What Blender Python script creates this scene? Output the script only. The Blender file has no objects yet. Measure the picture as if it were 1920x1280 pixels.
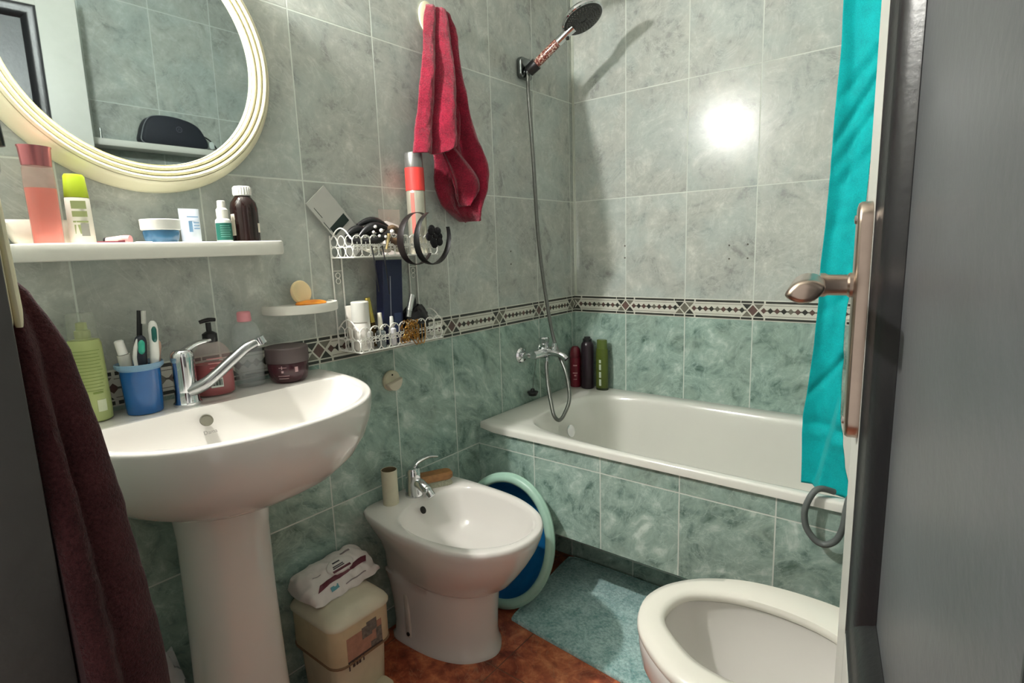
import bpy, bmesh, math, random
from math import sin, cos, pi, radians, sqrt
from mathutils import Vector, Matrix, noise
random.seed(7)
S = bpy.context.scene
COL = S.collection
V = Vector

# ------------------------------------------------------------------ colour
def lin(c):
    def f(u):
        u = u / 255.0
        return u / 12.92 if u <= 0.04045 else ((u + 0.055) / 1.055) ** 2.4
    return (f(c[0]), f(c[1]), f(c[2]), 1.0)

# ------------------------------------------------------------------ node helper
class NT:
    def __init__(s, mat):
        mat.use_nodes = True
        s.t = mat.node_tree
        s.t.nodes.clear()
        s.out = s.t.nodes.new('ShaderNodeOutputMaterial')
        s.b = s.t.nodes.new('ShaderNodeBsdfPrincipled')
        s.link(s.b.outputs[0], s.out.inputs[0])
    def link(s, a, b): s.t.links.new(a, b)
    def n(s, typ, **kw):
        nd = s.t.nodes.new(typ)
        for k, v in kw.items(): setattr(nd, k, v)
        return nd
    def inp(s, sock, v):
        if hasattr(v, 'is_output'): s.link(v, sock)
        else: sock.default_value = v
    def m(s, op, a, b=0.0, c=0.0):
        nd = s.n('ShaderNodeMath', operation=op)
        s.inp(nd.inputs[0], a); s.inp(nd.inputs[1], b); s.inp(nd.inputs[2], c)
        return nd.outputs[0]
    def mix(s, f, a, b, blend='MIX'):
        nd = s.n('ShaderNodeMix', data_type='RGBA', blend_type=blend)
        s.inp(nd.inputs[0], f); s.inp(nd.inputs[6], a); s.inp(nd.inputs[7], b)
        return nd.outputs[2]
    def noise(s, vec, scale, detail=4.0, rough=0.5, dist=0.0):
        nd = s.n('ShaderNodeTexNoise')
        if vec is not None: s.link(vec, nd.inputs['Vector'])
        nd.inputs['Scale'].default_value = scale; nd.inputs['Detail'].default_value = detail
        nd.inputs['Roughness'].default_value = rough; nd.inputs['Distortion'].default_value = dist
        return nd.outputs[0]
    def ramp(s, f, stops):
        nd = s.n('ShaderNodeValToRGB')
        e = nd.color_ramp.elements
        while len(e) < len(stops): e.new(0.5)
        for i, (p, c) in enumerate(stops):
            e[i].position = p; e[i].color = c if len(c) == 4 else lin(c)
        s.link(f, nd.inputs[0])
        return nd.outputs[0]
    def smooth(s, x, lo, hi):
        nd = s.n('ShaderNodeMapRange', interpolation_type='SMOOTHSTEP')
        s.inp(nd.inputs[0], x); nd.inputs[1].default_value = lo; nd.inputs[2].default_value = hi
        return nd.outputs[0]
    def pos(s): return s.n('ShaderNodeNewGeometry').outputs['Position']
    def obj(s): return s.n('ShaderNodeTexCoord').outputs['Object']
    def bump(s, h, strength=0.3, dist=0.002):
        nd = s.n('ShaderNodeBump')
        nd.inputs['Strength'].default_value = strength; nd.inputs['Distance'].default_value = dist
        s.link(h, nd.inputs['Height']); s.link(nd.outputs[0], s.b.inputs['Normal'])

MATS = {}
def mat(name, col, rough=0.45, metal=0.0, var=0.06, vscale=30.0, bump=0.0, bscale=200.0, alpha=1.0, spec=0.5, coat=0.0, sub=0.0, trans=0.0, sheen=0.0):
    if name in MATS: return MATS[name]
    m = bpy.data.materials.new(name)
    t = NT(m)
    c = lin(col)
    dark = tuple(x * (1 - var) for x in c[:3]) + (1,)
    lite = tuple(min(1, x * (1 + var)) for x in c[:3]) + (1,)
    o = t.obj()
    f = t.noise(o, vscale, 3.0)
    t.link(t.ramp(f, [(0.3, dark), (0.7, lite)]), t.b.inputs['Base Color'])
    t.b.inputs['Roughness'].default_value = rough
    t.b.inputs['Metallic'].default_value = metal
    t.b.inputs['Alpha'].default_value = alpha
    t.b.inputs['Specular IOR Level'].default_value = spec
    t.b.inputs['Coat Weight'].default_value = coat
    t.b.inputs['Subsurface Weight'].default_value = sub
    t.b.inputs['Sheen Weight'].default_value = sheen
    if trans:
        t.b.inputs['Transmission Weight'].default_value = trans
    if bump:
        t.bump(t.noise(o, bscale, 3.0), bump, 0.003)
    MATS[name] = m
    return m

# ------------------------------------------------------------------ mesh builder
class MB:
    def __init__(s): s.v = []; s.f = []; s.mi = []; s.sm = []
    def add(s, vs, fs, mi=0):
        o = len(s.v)
        s.v += [V(p) for p in vs]
        for f in fs: s.f.append([i + o for i in f]); s.mi.append(mi)
        return s
    def box(s, a, b, mi=0):
        x0, y0, z0 = a; x1, y1, z1 = b
        return s.add([(x0,y0,z0),(x1,y0,z0),(x1,y1,z0),(x0,y1,z0),(x0,y0,z1),(x1,y0,z1),(x1,y1,z1),(x0,y1,z1)],
                     [(0,3,2,1),(4,5,6,7),(0,1,5,4),(1,2,6,5),(2,3,7,6),(3,0,4,7)], mi)
    def hexa(s, p, mi=0):
        return s.add(p, [(0,3,2,1),(4,5,6,7),(0,1,5,4),(1,2,6,5),(2,3,7,6),(3,0,4,7)], mi)
    def loft(s, rings, cap0=True, cap1=True, mi=0, closed=True):
        n = len(rings[0]); vs = [p for r in rings for p in r]; fs = []
        for i in range(len(rings) - 1):
            for j in range(n if closed else n - 1):
                k = (j + 1) % n
                fs.append((i*n+j, i*n+k, (i+1)*n+k, (i+1)*n+j))
        if cap0: fs.append(tuple(range(n - 1, -1, -1)))
        if cap1: fs.append(tuple((len(rings)-1)*n + j for j in range(n)))
        return s.add(vs, fs, mi)
    def grid(s, rows, mi=0):
        return s.loft(rows, False, False, mi, closed=False)
    def lathe(s, prof, c=(0,0,0), n=32, axis=(0,0,1), sx=1.0, sy=1.0, rot=0.0, caps=True, mi=0):
        """prof: (radius, height) pairs along axis"""
        q = V((0,0,1)).rotation_difference(V(axis).normalized()).to_matrix()
        rr = Matrix.Rotation(rot, 3, 'Z')
        rings = []
        for r, h in prof:
            rings.append([V(c) + q @ (rr @ V((r*sx*cos(2*pi*j/n), r*sy*sin(2*pi*j/n), h))) for j in range(n)])
        return s.loft(rings, caps and prof[0][0] > 1e-6, caps and prof[-1][0] > 1e-6, mi)
    def tube(s, pts, r, n=10, mi=0, smooth=0, caps=True, flat=None, up=None):
        pts = [V(p) for p in pts]
        rs = r if isinstance(r, (list, tuple)) else [r] * len(pts)
        if smooth:
            pts, rs = spline(pts, rs, smooth)
        rings = []; nrm = None
        for i, p in enumerate(pts):
            a = pts[max(i-1, 0)]; b = pts[min(i+1, len(pts)-1)]
            t = (b - a).normalized()
            if nrm is None:
                u = V(up) if up else (V((0,0,1)) if abs(t.z) < 0.9 else V((1,0,0)))
                nrm = (u - t * u.dot(t)).normalized()
            else:
                nrm = (nrm - t * nrm.dot(t)).normalized()
            bi = t.cross(nrm)
            fx, fy = flat if flat else (1, 1)
            rings.append([p + (nrm * cos(2*pi*j/n) * fx + bi * sin(2*pi*j/n) * fy) * rs[i] for j in range(n)])
        return s.loft(rings, caps, caps, mi)
    def ringtorus(s, c, R, r, axis=(1,0,0), n=20, m=6, a0=0, a1=2*pi, mi=0, sx=1, sy=1):
        q = V((0,0,1)).rotation_difference(V(axis).normalized()).to_matrix()
        full = abs(a1 - a0 - 2*pi) < 1e-6
        pts = [V(c) + q @ V((R*sx*cos(a0+(a1-a0)*i/n), R*sy*sin(a0+(a1-a0)*i/n), 0)) for i in range(n + 1)]
        return s.tube(pts, r, m, mi, caps=not full)
    def sphere(s, c, r, n=16, mi=0, sc=(1,1,1)):
        k = n // 2
        prof = [(max(1e-7, r*sin(pi*i/k)), -r*cos(pi*i/k)) for i in range(k+1)]
        o = len(s.v)
        s.lathe(prof, (0,0,0), n, caps=False, mi=mi)
        for i in range(o, len(s.v)):
            p = s.v[i]; s.v[i] = V((p.x*sc[0], p.y*sc[1], p.z*sc[2])) + V(c)
        return s
    def prism(s, outl, z0, z1, mi=0):
        return s.loft([[V((x,y,z0)) for x,y in outl], [V((x,y,z1)) for x,y in outl]], True, True, mi)
    def rbox(s, a, b, r=0.01, seg=4, mi=0, axis='z', er=None):
        """box with rounded vertical edges and softened ends"""
        (x0,y0,z0),(x1,y1,z1) = a, b
        P = {'z':lambda x,y,z:(x,y,z),'x':lambda x,y,z:(z,x,y),'y':lambda x,y,z:(x,z,y)}[axis]
        if axis == 'x': u0,u1,v0,v1,w0,w1 = y0,y1,z0,z1,x0,x1
        elif axis == 'y': u0,u1,v0,v1,w0,w1 = x0,x1,z0,z1,y0,y1
        else: u0,u1,v0,v1,w0,w1 = x0,x1,y0,y1,z0,z1
        e = er if er is not None else min(r*0.4, (w1-w0)*0.3)
        rings = []
        for w, ins in ((w0, e), (w0+e*0.3, e*0.3), (w0+e, 0), (w1-e, 0), (w1-e*0.3, e*0.3), (w1, e)):
            rings.append([V(P(x,y,w)) for x,y in rrect(u0+ins, v0+ins, u1-ins, v1-ins, max(r-ins, 1e-4), seg)])
        return s.loft(rings, True, True, mi)
    def move(s, i0, fn):
        for i in range(i0, len(s.v)): s.v[i] = V(fn(s.v[i]))
        return s
    def build(s, name, mats, parent=None, angle=35, bevel=0, subd=0, solid=0, solid_off=-1, at=None, flip=False):
        if not isinstance(mats, (list, tuple)): mats = [mats]
        org = V((0,0,0))
        if parent is not None:
            p = parent
            while p is not None: org += p.location; p = p.parent
        elif at == 'base':
            xs = [p.x for p in s.v]; ys = [p.y for p in s.v]; zs = [p.z for p in s.v]
            org = V(((min(xs)+max(xs))/2, (min(ys)+max(ys))/2, min(zs)))
        me = bpy.data.meshes.new(name)
        me.from_pydata([tuple(p - org) for p in s.v], [], s.f)
        for m in mats: me.materials.append(m)
        me.polygons.foreach_set('material_index', s.mi)
        bm = bmesh.new(); bm.from_mesh(me)
        bmesh.ops.remove_doubles(bm, verts=bm.verts, dist=1e-6)
        bmesh.ops.recalc_face_normals(bm, faces=bm.faces)
        if flip: bmesh.ops.reverse_faces(bm, faces=bm.faces)
        bm.to_mesh(me); bm.free()
        me.shade_smooth()
        me.set_sharp_from_angle(angle=radians(angle))
        o = bpy.data.objects.new(name, me)
        COL.objects.link(o)
        if parent is not None: o.parent = parent
        elif at == 'base': o.location = org
        if solid:
            md = o.modifiers.new('thick', 'SOLIDIFY'); md.thickness = solid; md.offset = solid_off
        if bevel:
            md = o.modifiers.new('bevel', 'BEVEL'); md.width = bevel; md.segments = 3; md.limit_method = 'ANGLE'; md.angle_limit = radians(40)
        if subd:
            md = o.modifiers.new('sub', 'SUBSURF'); md.levels = subd; md.render_levels = subd
        return o

def spline(pts, rs, k, closed=False):
    n = len(pts); op = []; orr = []
    rng = range(n) if closed else range(n - 1)
    for i in rng:
        g = (lambda j: pts[j % n]) if closed else (lambda j: pts[min(max(j, 0), n-1)])
        p0, p1, p2, p3 = g(i-1), g(i), g(i+1), g(i+2)
        for j in range(k):
            t = j / k
            op.append(0.5*((2*p1)+(p2-p0)*t+(2*p0-5*p1+4*p2-p3)*t*t+(3*p1-p0-3*p2+p3)*t*t*t))
            orr.append(rs[i]*(1-t)+rs[(i+1) % n]*t)
    if not closed: op.append(pts[-1]); orr.append(rs[-1])
    return op, orr

def rrect(x0, y0, x1, y1, r, seg=4):
    r = min(r, (x1-x0)/2-1e-5, (y1-y0)/2-1e-5)
    out = []
    for cx, cy, a in ((x1-r,y1-r,0),(x0+r,y1-r,pi/2),(x0+r,y0+r,pi),(x1-r,y0+r,1.5*pi)):
        for i in range(seg+1):
            t = a + pi/2*i/seg
            out.append((cx+r*cos(t), cy+r*sin(t)))
    return out

def smooth_poly(pts, k=8):
    p, _ = spline([V((x,y,0)) for x,y in pts], [0]*len(pts), k, True)
    return [(q.x, q.y) for q in p]

def polar(poly, c, n):
    """resample a closed star-shaped outline at n equal angles about c"""
    out = []
    m = len(poly)
    for j in range(n):
        a = 2*pi*j/n; d = (cos(a), sin(a)); best = None
        for i in range(m):
            x1,y1 = poly[i][0]-c[0], poly[i][1]-c[1]; x2,y2 = poly[(i+1)%m][0]-c[0], poly[(i+1)%m][1]-c[1]
            den = d[0]*(y2-y1)-d[1]*(x2-x1)
            if abs(den) < 1e-12: continue
            t = (x1*(y2-y1)-y1*(x2-x1))/den
            u = (x1*d[1]-y1*d[0])/den
            if t > 0 and -1e-9 <= u <= 1+1e-9 and (best is None or t > best): best = t
        best = best or 0.01
        out.append((c[0]+d[0]*best, c[1]+d[1]*best))
    return out

def lerp_ring(r1, r2, t): return [(a[0]*(1-t)+b[0]*t, a[1]*(1-t)+b[1]*t) for a,b in zip(r1,r2)]
def scale_ring(r, c, sx, sy=None):
    sy = sx if sy is None else sy
    return [(c[0]+(x-c[0])*sx, c[1]+(y-c[1])*sy) for x,y in r]
def R3(r, z): return [V((x,y,z)) for x,y in r]
def superell(cx, cy, a, b, n, k=64):
    out = []
    for j in range(k):
        t = 2*pi*j/k; c_, s_ = cos(t), sin(t)
        out.append((cx+a*math.copysign(abs(c_)**(2/n), c_), cy+b*math.copysign(abs(s_)**(2/n), s_)))
    return out

# ------------------------------------------------------------------ scene graph
def tag(o, label=None, cat=None, group=None, kind=None):
    if label: o['label'] = label
    if cat: o['category'] = cat
    if group: o['group'] = group
    if kind: o['kind'] = kind
    return o
def thing(name, label, cat, loc, group=None):
    o = bpy.data.objects.new(name, None); COL.objects.link(o)
    o.empty_display_size = 0.05
    o.location = loc
    return tag(o, label, cat, group)
def struct(o): o['kind'] = 'structure'; return o

def text_part(name, body, size, o, ux, uy, material, parent, extr=0.0003, center=True):
    cu = bpy.data.curves.new(name, 'FONT'); cu.body = body; cu.size = size; cu.extrude = extr
    cu.align_x = 'CENTER' if center else 'LEFT'; cu.align_y = 'CENTER'
    tmp = bpy.data.objects.new(name + '_tmp', cu); COL.objects.link(tmp)
    bpy.context.view_layer.update()
    dg = bpy.context.evaluated_depsgraph_get()
    me = bpy.data.meshes.new_from_object(tmp.evaluated_get(dg))
    bpy.data.objects.remove(tmp)
    ux = V(ux).normalized(); uy = V(uy).normalized(); uz = ux.cross(uy)
    org = V((0,0,0)); p = parent
    while p is not None: org += p.location; p = p.parent
    for v in me.vertices:
        v.co = V(o) + ux*v.co.x + uy*v.co.y + uz*v.co.z - org
    me.materials.clear(); me.materials.append(material)
    ob = bpy.data.objects.new(name, me); COL.objects.link(ob); ob.parent = parent
    return ob

def patch(mb, c, r, z0, z1, a0, a1, n=10, mi=0, sx=1, sy=1, t=0.0004):
    """curved label on an upright cylinder, angles in degrees from +x"""
    rows = []
    for rr, zz in ((r, z0), (r+t, z0), (r+t, z1), (r, z1)):
        rows.append([V((c[0]+rr*sx*cos(radians(a0+(a1-a0)*i/n)), c[1]+rr*sy*sin(radians(a0+(a1-a0)*i/n)), zz)) for i in range(n+1)])
    return mb.grid(rows, mi)
# ------------------------------------------------------------------ materials
def tile_mat(name, axis, u0, horiz=False):
    m = bpy.data.materials.new(name); t = NT(m)
    P = t.pos(); sx = t.n('ShaderNodeSeparateXYZ'); t.link(P, sx.inputs[0])
    u = sx.outputs[axis]; z = sx.outputs[2]
    TW = 0.25
    us = t.m('DIVIDE', t.m('SUBTRACT', u, u0), TW)
    up = t.m('GREATER_THAN', z, 0.91)
    zu = t.m('DIVIDE', t.m('SUBTRACT', z, 0.9432), 0.398)
    zl = t.m('DIVIDE', t.m('SUBTRACT', z, 0.8722), 0.4042)
    zs = t.m('ADD', t.m('MULTIPLY', zu, up), t.m('MULTIPLY', zl, t.m('SUBTRACT', 1.0, up)))
    def dist(s, w):
        f = t.m('FRACT', t.m('ADD', s, 0.5))
        return t.m('MULTIPLY', t.m('ABSOLUTE', t.m('SUBTRACT', f, 0.5)), w)
    d = t.m('MINIMUM', dist(us, TW), dist(zs, 0.4))
    tilemask = t.smooth(d, 0.0012, 0.0023)          # 0 in the grout
    idv = t.n('ShaderNodeCombineXYZ')
    t.link(t.m('FLOOR', us), idv.inputs[0]); t.link(t.m('FLOOR', zs), idv.inputs[1]); t.link(up, idv.inputs[2])
    wn = t.n('ShaderNodeTexWhiteNoise'); t.link(idv.outputs[0], wn.inputs[0])
    off = t.n('ShaderNodeVectorMath', operation='MULTIPLY_ADD')
    t.link(wn.outputs['Color'], off.inputs[0]); off.inputs[1].default_value = (7, 7, 7); t.link(P, off.inputs[2])
    pv = off.outputs[0]
    # stretched diagonal coordinates for the veining
    mp = t.n('ShaderNodeMapping'); t.link(pv, mp.inputs[0])
    mp.vector_type = 'TEXTURE'; mp.inputs['Rotation'].default_value = (0.70, 0.70, 0.0); mp.inputs['Scale'].default_value = (1.0, 1.0, 2.3)
    n1 = t.noise(mp.outputs[0], 9.0, 8.0, 0.62, 1.6)
    n2 = t.noise(mp.outputs[0], 26.0, 7.0, 0.65, 0.9)
    n3 = t.noise(pv, 5.0, 4.0, 0.55, 0.4)
    mix12 = t.m('ADD', t.m('MULTIPLY', n1, 0.6), t.m('MULTIPLY', n2, 0.4))
    nu1 = t.noise(pv, 8.0, 9.0, 0.68, 0.9); nu2 = t.noise(pv, 46.0, 6.0, 0.7, 0.4)
    mixu = t.m('ADD', t.m('MULTIPLY', nu1, 0.68), t.m('MULTIPLY', nu2, 0.32))
    cu = t.ramp(mixu, [(0.36, (140,143,138)), (0.46, (170,174,167)), (0.56, (182,186,178)), (0.66, (206,209,200))])
    cl = t.ramp(mix12, [(0.35, (86,112,102)), (0.46, (140,164,154)), (0.55, (160,184,173)), (0.66, (208,224,214))])
    veins = t.m('ABSOLUTE', t.m('SUBTRACT', t.noise(mp.outputs[0], 7.0, 5.0, 0.6, 2.4), 0.5))
    vm = t.m('SUBTRACT', 1.0, t.smooth(veins, 0.0, 0.02))
    cu = t.mix(t.m('MULTIPLY', vm, 0.25), cu, lin((214,220,214)))
    cl = t.mix(t.m('MULTIPLY', vm, 0.30), cl, lin((196,218,208)))
    tint = t.smooth(n3, 0.42, 0.66)
    cu = t.mix(t.m('MULTIPLY', tint, 0.28), cu, lin((166,186,184)))
    cl = t.mix(t.m('MULTIPLY', tint, 0.25), cl, lin((150,160,146)))
    col = t.mix(up, cl, cu)
    br = t.m('ADD', 0.93, t.m('MULTIPLY', wn.outputs[0], 0.12))
    sc = t.n('ShaderNodeVectorMath', operation='SCALE'); t.link(col, sc.inputs[0]); t.link(br, sc.inputs[3])
    col = t.mix(tilemask, lin((204,211,202)), sc.outputs[0])
    t.link(col, t.b.inputs['Base Color'])
    rg = t.m('ADD', 0.12, t.m('MULTIPLY', n2, 0.18))
    t.b.inputs['Specular IOR Level'].default_value = 0.28
    rg = t.m('ADD', t.m('MULTIPLY', tilemask, rg), t.m('MULTIPLY', t.m('SUBTRACT', 1.0, tilemask), 0.7))
    t.link(rg, t.b.inputs['Roughness'])
    h = t.m('ADD', tilemask, t.m('MULTIPLY', n2, 0.22))
    t.bump(h, 0.35, 0.0015)
    return m

TILE_LEFT = tile_mat('glazed_tile_left', 1, -0.0266)
TILE_BACK = tile_mat('glazed_tile_back', 0, -0.0044)

def floor_mat():
    m = bpy.data.materials.new('terracotta_marble'); t = NT(m)
    P = t.pos()
    a = t.noise(P, 7.0, 8.0, 0.65, 1.2); b = t.noise(P, 30.0, 6.0, 0.6, 0.5)
    f = t.m('ADD', t.m('MULTIPLY', a, 0.55), t.m('MULTIPLY', b, 0.45))
    c = t.ramp(f, [(0.34, (84,32,20)), (0.46, (150,72,48)), (0.55, (192,104,68)), (0.68, (236,160,112))])
    v = t.m('ABSOLUTE', t.m('SUBTRACT', t.noise(P, 4.5, 4.0, 0.6, 2.6), 0.5))
    c = t.mix(t.m('MULTIPLY', t.m('SUBTRACT', 1.0, t.smooth(v, 0.0, 0.012)), 0.4), c, lin((190,140,105)))
    sx = t.n('ShaderNodeSeparateXYZ'); t.link(P, sx.inputs[0])
    def dist(s):
        q = t.m('FRACT', t.m('ADD', t.m('DIVIDE', s, 0.33), 0.5))
        return t.m('MULTIPLY', t.m('ABSOLUTE', t.m('SUBTRACT', q, 0.5)), 0.33)
    d = t.m('MINIMUM', dist(t.m('SUBTRACT', sx.outputs[0], 0.05)), dist(t.m('ADD', sx.outputs[1], 0.06)))
    g = t.smooth(d, 0.001, 0.0025)
    c = t.mix(g, lin((120,78,56)), c)
    t.link(c, t.b.inputs['Base Color']); t.b.inputs['Roughness'].default_value = 0.32
    t.bump(t.m('ADD', g, t.m('MULTIPLY', b, 0.2)), 0.25, 0.0015)
    return m
FLOOR = floor_mat()

def fabric(name, c1, c2, scale=260.0, bump=0.9, rough=0.95, sheen=0.4, dist=0.003):
    m = bpy.data.materials.new(name); t = NT(m)
    o = t.obj()
    f = t.noise(o, scale, 3.0, 0.7); g = t.noise(o, 24.0, 4.0, 0.6)
    k = t.m('ADD', t.m('MULTIPLY', f, 0.6), t.m('MULTIPLY', g, 0.4))
    t.link(t.ramp(k, [(0.36, c1), (0.62, c2)]), t.b.inputs['Base Color'])
    t.b.inputs['Roughness'].default_value = rough; t.b.inputs['Sheen Weight'].default_value = sheen
    t.b.inputs['Specular IOR Level'].default_value = 0.15
    t.bump(f, bump, dist)
    return m
RED_TERRY = fabric('red_terry', (92,6,28), (152,20,52))
PLUM_TERRY = fabric('burgundy_terry', (42,17,20), (70,36,38), 300.0, 1.0, 0.95, 0.06)
MAT_PILE = fabric('teal_pile', (112,164,164), (200,230,226), 110.0, 1.0, dist=0.006)
TEAL_CLOTH = fabric('teal_cloth', (0,146,148), (0,176,178), 500.0, 0.15, 0.7, 0.1)

PORC = mat('porcelain', (217,214,208), 0.12, var=0.012, vscale=6, coat=0.3)
PORC_W = mat('porcelain_cream', (230,227,216), 0.16, var=0.015, vscale=6)
ENAMEL = mat('bath_enamel', (222,222,214), 0.14, var=0.02, vscale=5)
CREAM = mat('cream_plastic', (236,231,198), 0.35, var=0.015)
WPL = mat('white_plastic', (220,219,209), 0.4, var=0.02)
WPL2 = mat('warm_white_plastic', (222,214,196), 0.45, var=0.04)
WWIRE = mat('white_painted_wire', (235,235,228), 0.4, var=0.03)
CHROME = mat('chrome', (220,222,224), 0.08, 1.0, var=0.02)
SATIN = mat('satin_nickel', (176,160,146), 0.28, 1.0, var=0.05, vscale=60)
GREYW = mat('charcoal_paint', (76,78,80), 0.38, var=0.10, vscale=9, bump=0.12, bscale=90)
GREYD = mat('dark_moulding_paint', (26,26,28), 0.34, var=0.10, vscale=14, bump=0.10, bscale=120)
CASING = mat('dark_casing_paint', (62,62,60), 0.5, var=0.14, vscale=12, bump=0.15, bscale=100)
DOORW = mat('white_door_paint', (184,184,176), 0.35, var=0.02)
BLACK = mat('black_plastic', (22,22,24), 0.35, var=0.1)
BLACKF = mat('black_fabric', (26,26,30), 0.85, var=0.2, bump=0.4, bscale=300)
PLASTER = mat('ceiling_plaster', (225,225,220), 0.9, var=0.02)
GREY_RUB = mat('grey_rubber', (92,98,96), 0.45, var=0.08)
GREY_HOSE = mat('grey_steel_hose', (128,130,126), 0.3, 0.85, var=0.10, vscale=80)
DARKHOLE = mat('dark_hole', (30,28,24), 0.8)
def emit(name, col, st):
    m = bpy.data.materials.new(name); m.use_nodes = True
    t = NT(m); t.b.inputs['Emission Color'].default_value = lin(col); t.b.inputs['Emission Strength'].default_value = st
    f = t.noise(t.obj(), 20.0)
    t.link(t.ramp(f, [(0.3, lin((250,248,240))), (0.7, lin((255,255,250)))]), t.b.inputs['Base Color'])
    return m
# ------------------------------------------------------------------ camera
cam = bpy.data.cameras.new('camera'); camo = bpy.data.objects.new('camera', cam); COL.objects.link(camo)
cam.sensor_fit = 'HORIZONTAL'; cam.sensor_width = 36.0; cam.lens = 36.0 * 1046.54 / 1920.0
cam.clip_start = 0.01; cam.clip_end = 50
camo.location = (1.30197, -2.09438, 1.15699)
camo.rotation_euler = (1.40494, 0.033659, 0.665424)
S.camera = camo

XR = 1.50      # right wall
YN = -2.001    # room face of the door wall
HC = 2.45

# ------------------------------------------------------------------ shell
def slab(name, a, b, m): return struct(MB().box(a, b).build(name, m, angle=30))
slab('floor', (-0.1, -2.6, -0.08), (XR + 0.1, 0.1, 0.0), FLOOR)
slab('ceiling', (-0.1, -2.09, HC), (XR + 0.1, 0.1, HC + 0.08), PLASTER)
slab('wall_left', (-0.1, -2.09, 0.0), (0.0, 0.1, HC), TILE_LEFT)
WB = slab('wall_back', (0.0, 0.0, 0.0), (XR + 0.1, 0.1, HC), TILE_BACK)
slab('wall_right', (XR, -2.09, 0.0), (XR + 0.1, 0.0, HC), TILE_LEFT)
DX0, DX1, DZ = 0.70, 1.390, 2.06
mb = MB().box((0.0, YN - 0.10, 0.0), (DX0 - 0.03, YN, HC)).box((DX1 + 0.03, YN - 0.10, 0.0), (XR, YN, HC)).box((DX0 - 0.03, YN - 0.10, DZ + 0.03), (DX1 + 0.03, YN, HC))
struct(mb.build('wall_front', TILE_BACK, angle=30))
# door lining (dark painted jambs and casings on the room side)
mb = MB()
mb.rbox((DX0 - 0.03, YN - 0.115, 0.0), (DX0, YN + 0.010, DZ + 0.03), 0.003, 2)
mb.rbox((DX1, YN - 0.115, 0.0), (DX1 + 0.03, YN + 0.010, DZ + 0.03), 0.003, 2)
mb.box((DX0, YN - 0.115, DZ), (DX1, YN + 0.010, DZ + 0.03))
mb.rbox((DX0 - 0.095, YN + 0.0005, 0.0), (DX0 - 0.012, YN + 0.012, DZ + 0.09), 0.004, 2)
mb.rbox((DX1 + 0.012, YN + 0.0005, 0.0), (DX1 + 0.095, YN + 0.012, DZ + 0.09), 0.004, 2)
mb.box((DX0 - 0.012, YN + 0.0005, DZ + 0.012), (DX1 + 0.012, YN + 0.012, DZ + 0.09))
CASE = struct(mb.build('trim_1', CASING, angle=30))

# slim corner bead where left and back wall meet
mb = MB()
for x0, r in ((0.003, 0.0028), (0.0095, 0.0028)):
    mb.tube([(x0, -0.0008, 0.945), (x0, -0.0008, HC)], r, 8)
struct(mb.build('trim_2', mat('corner_bead', (178,184,170), 0.4), angle=40))

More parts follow.
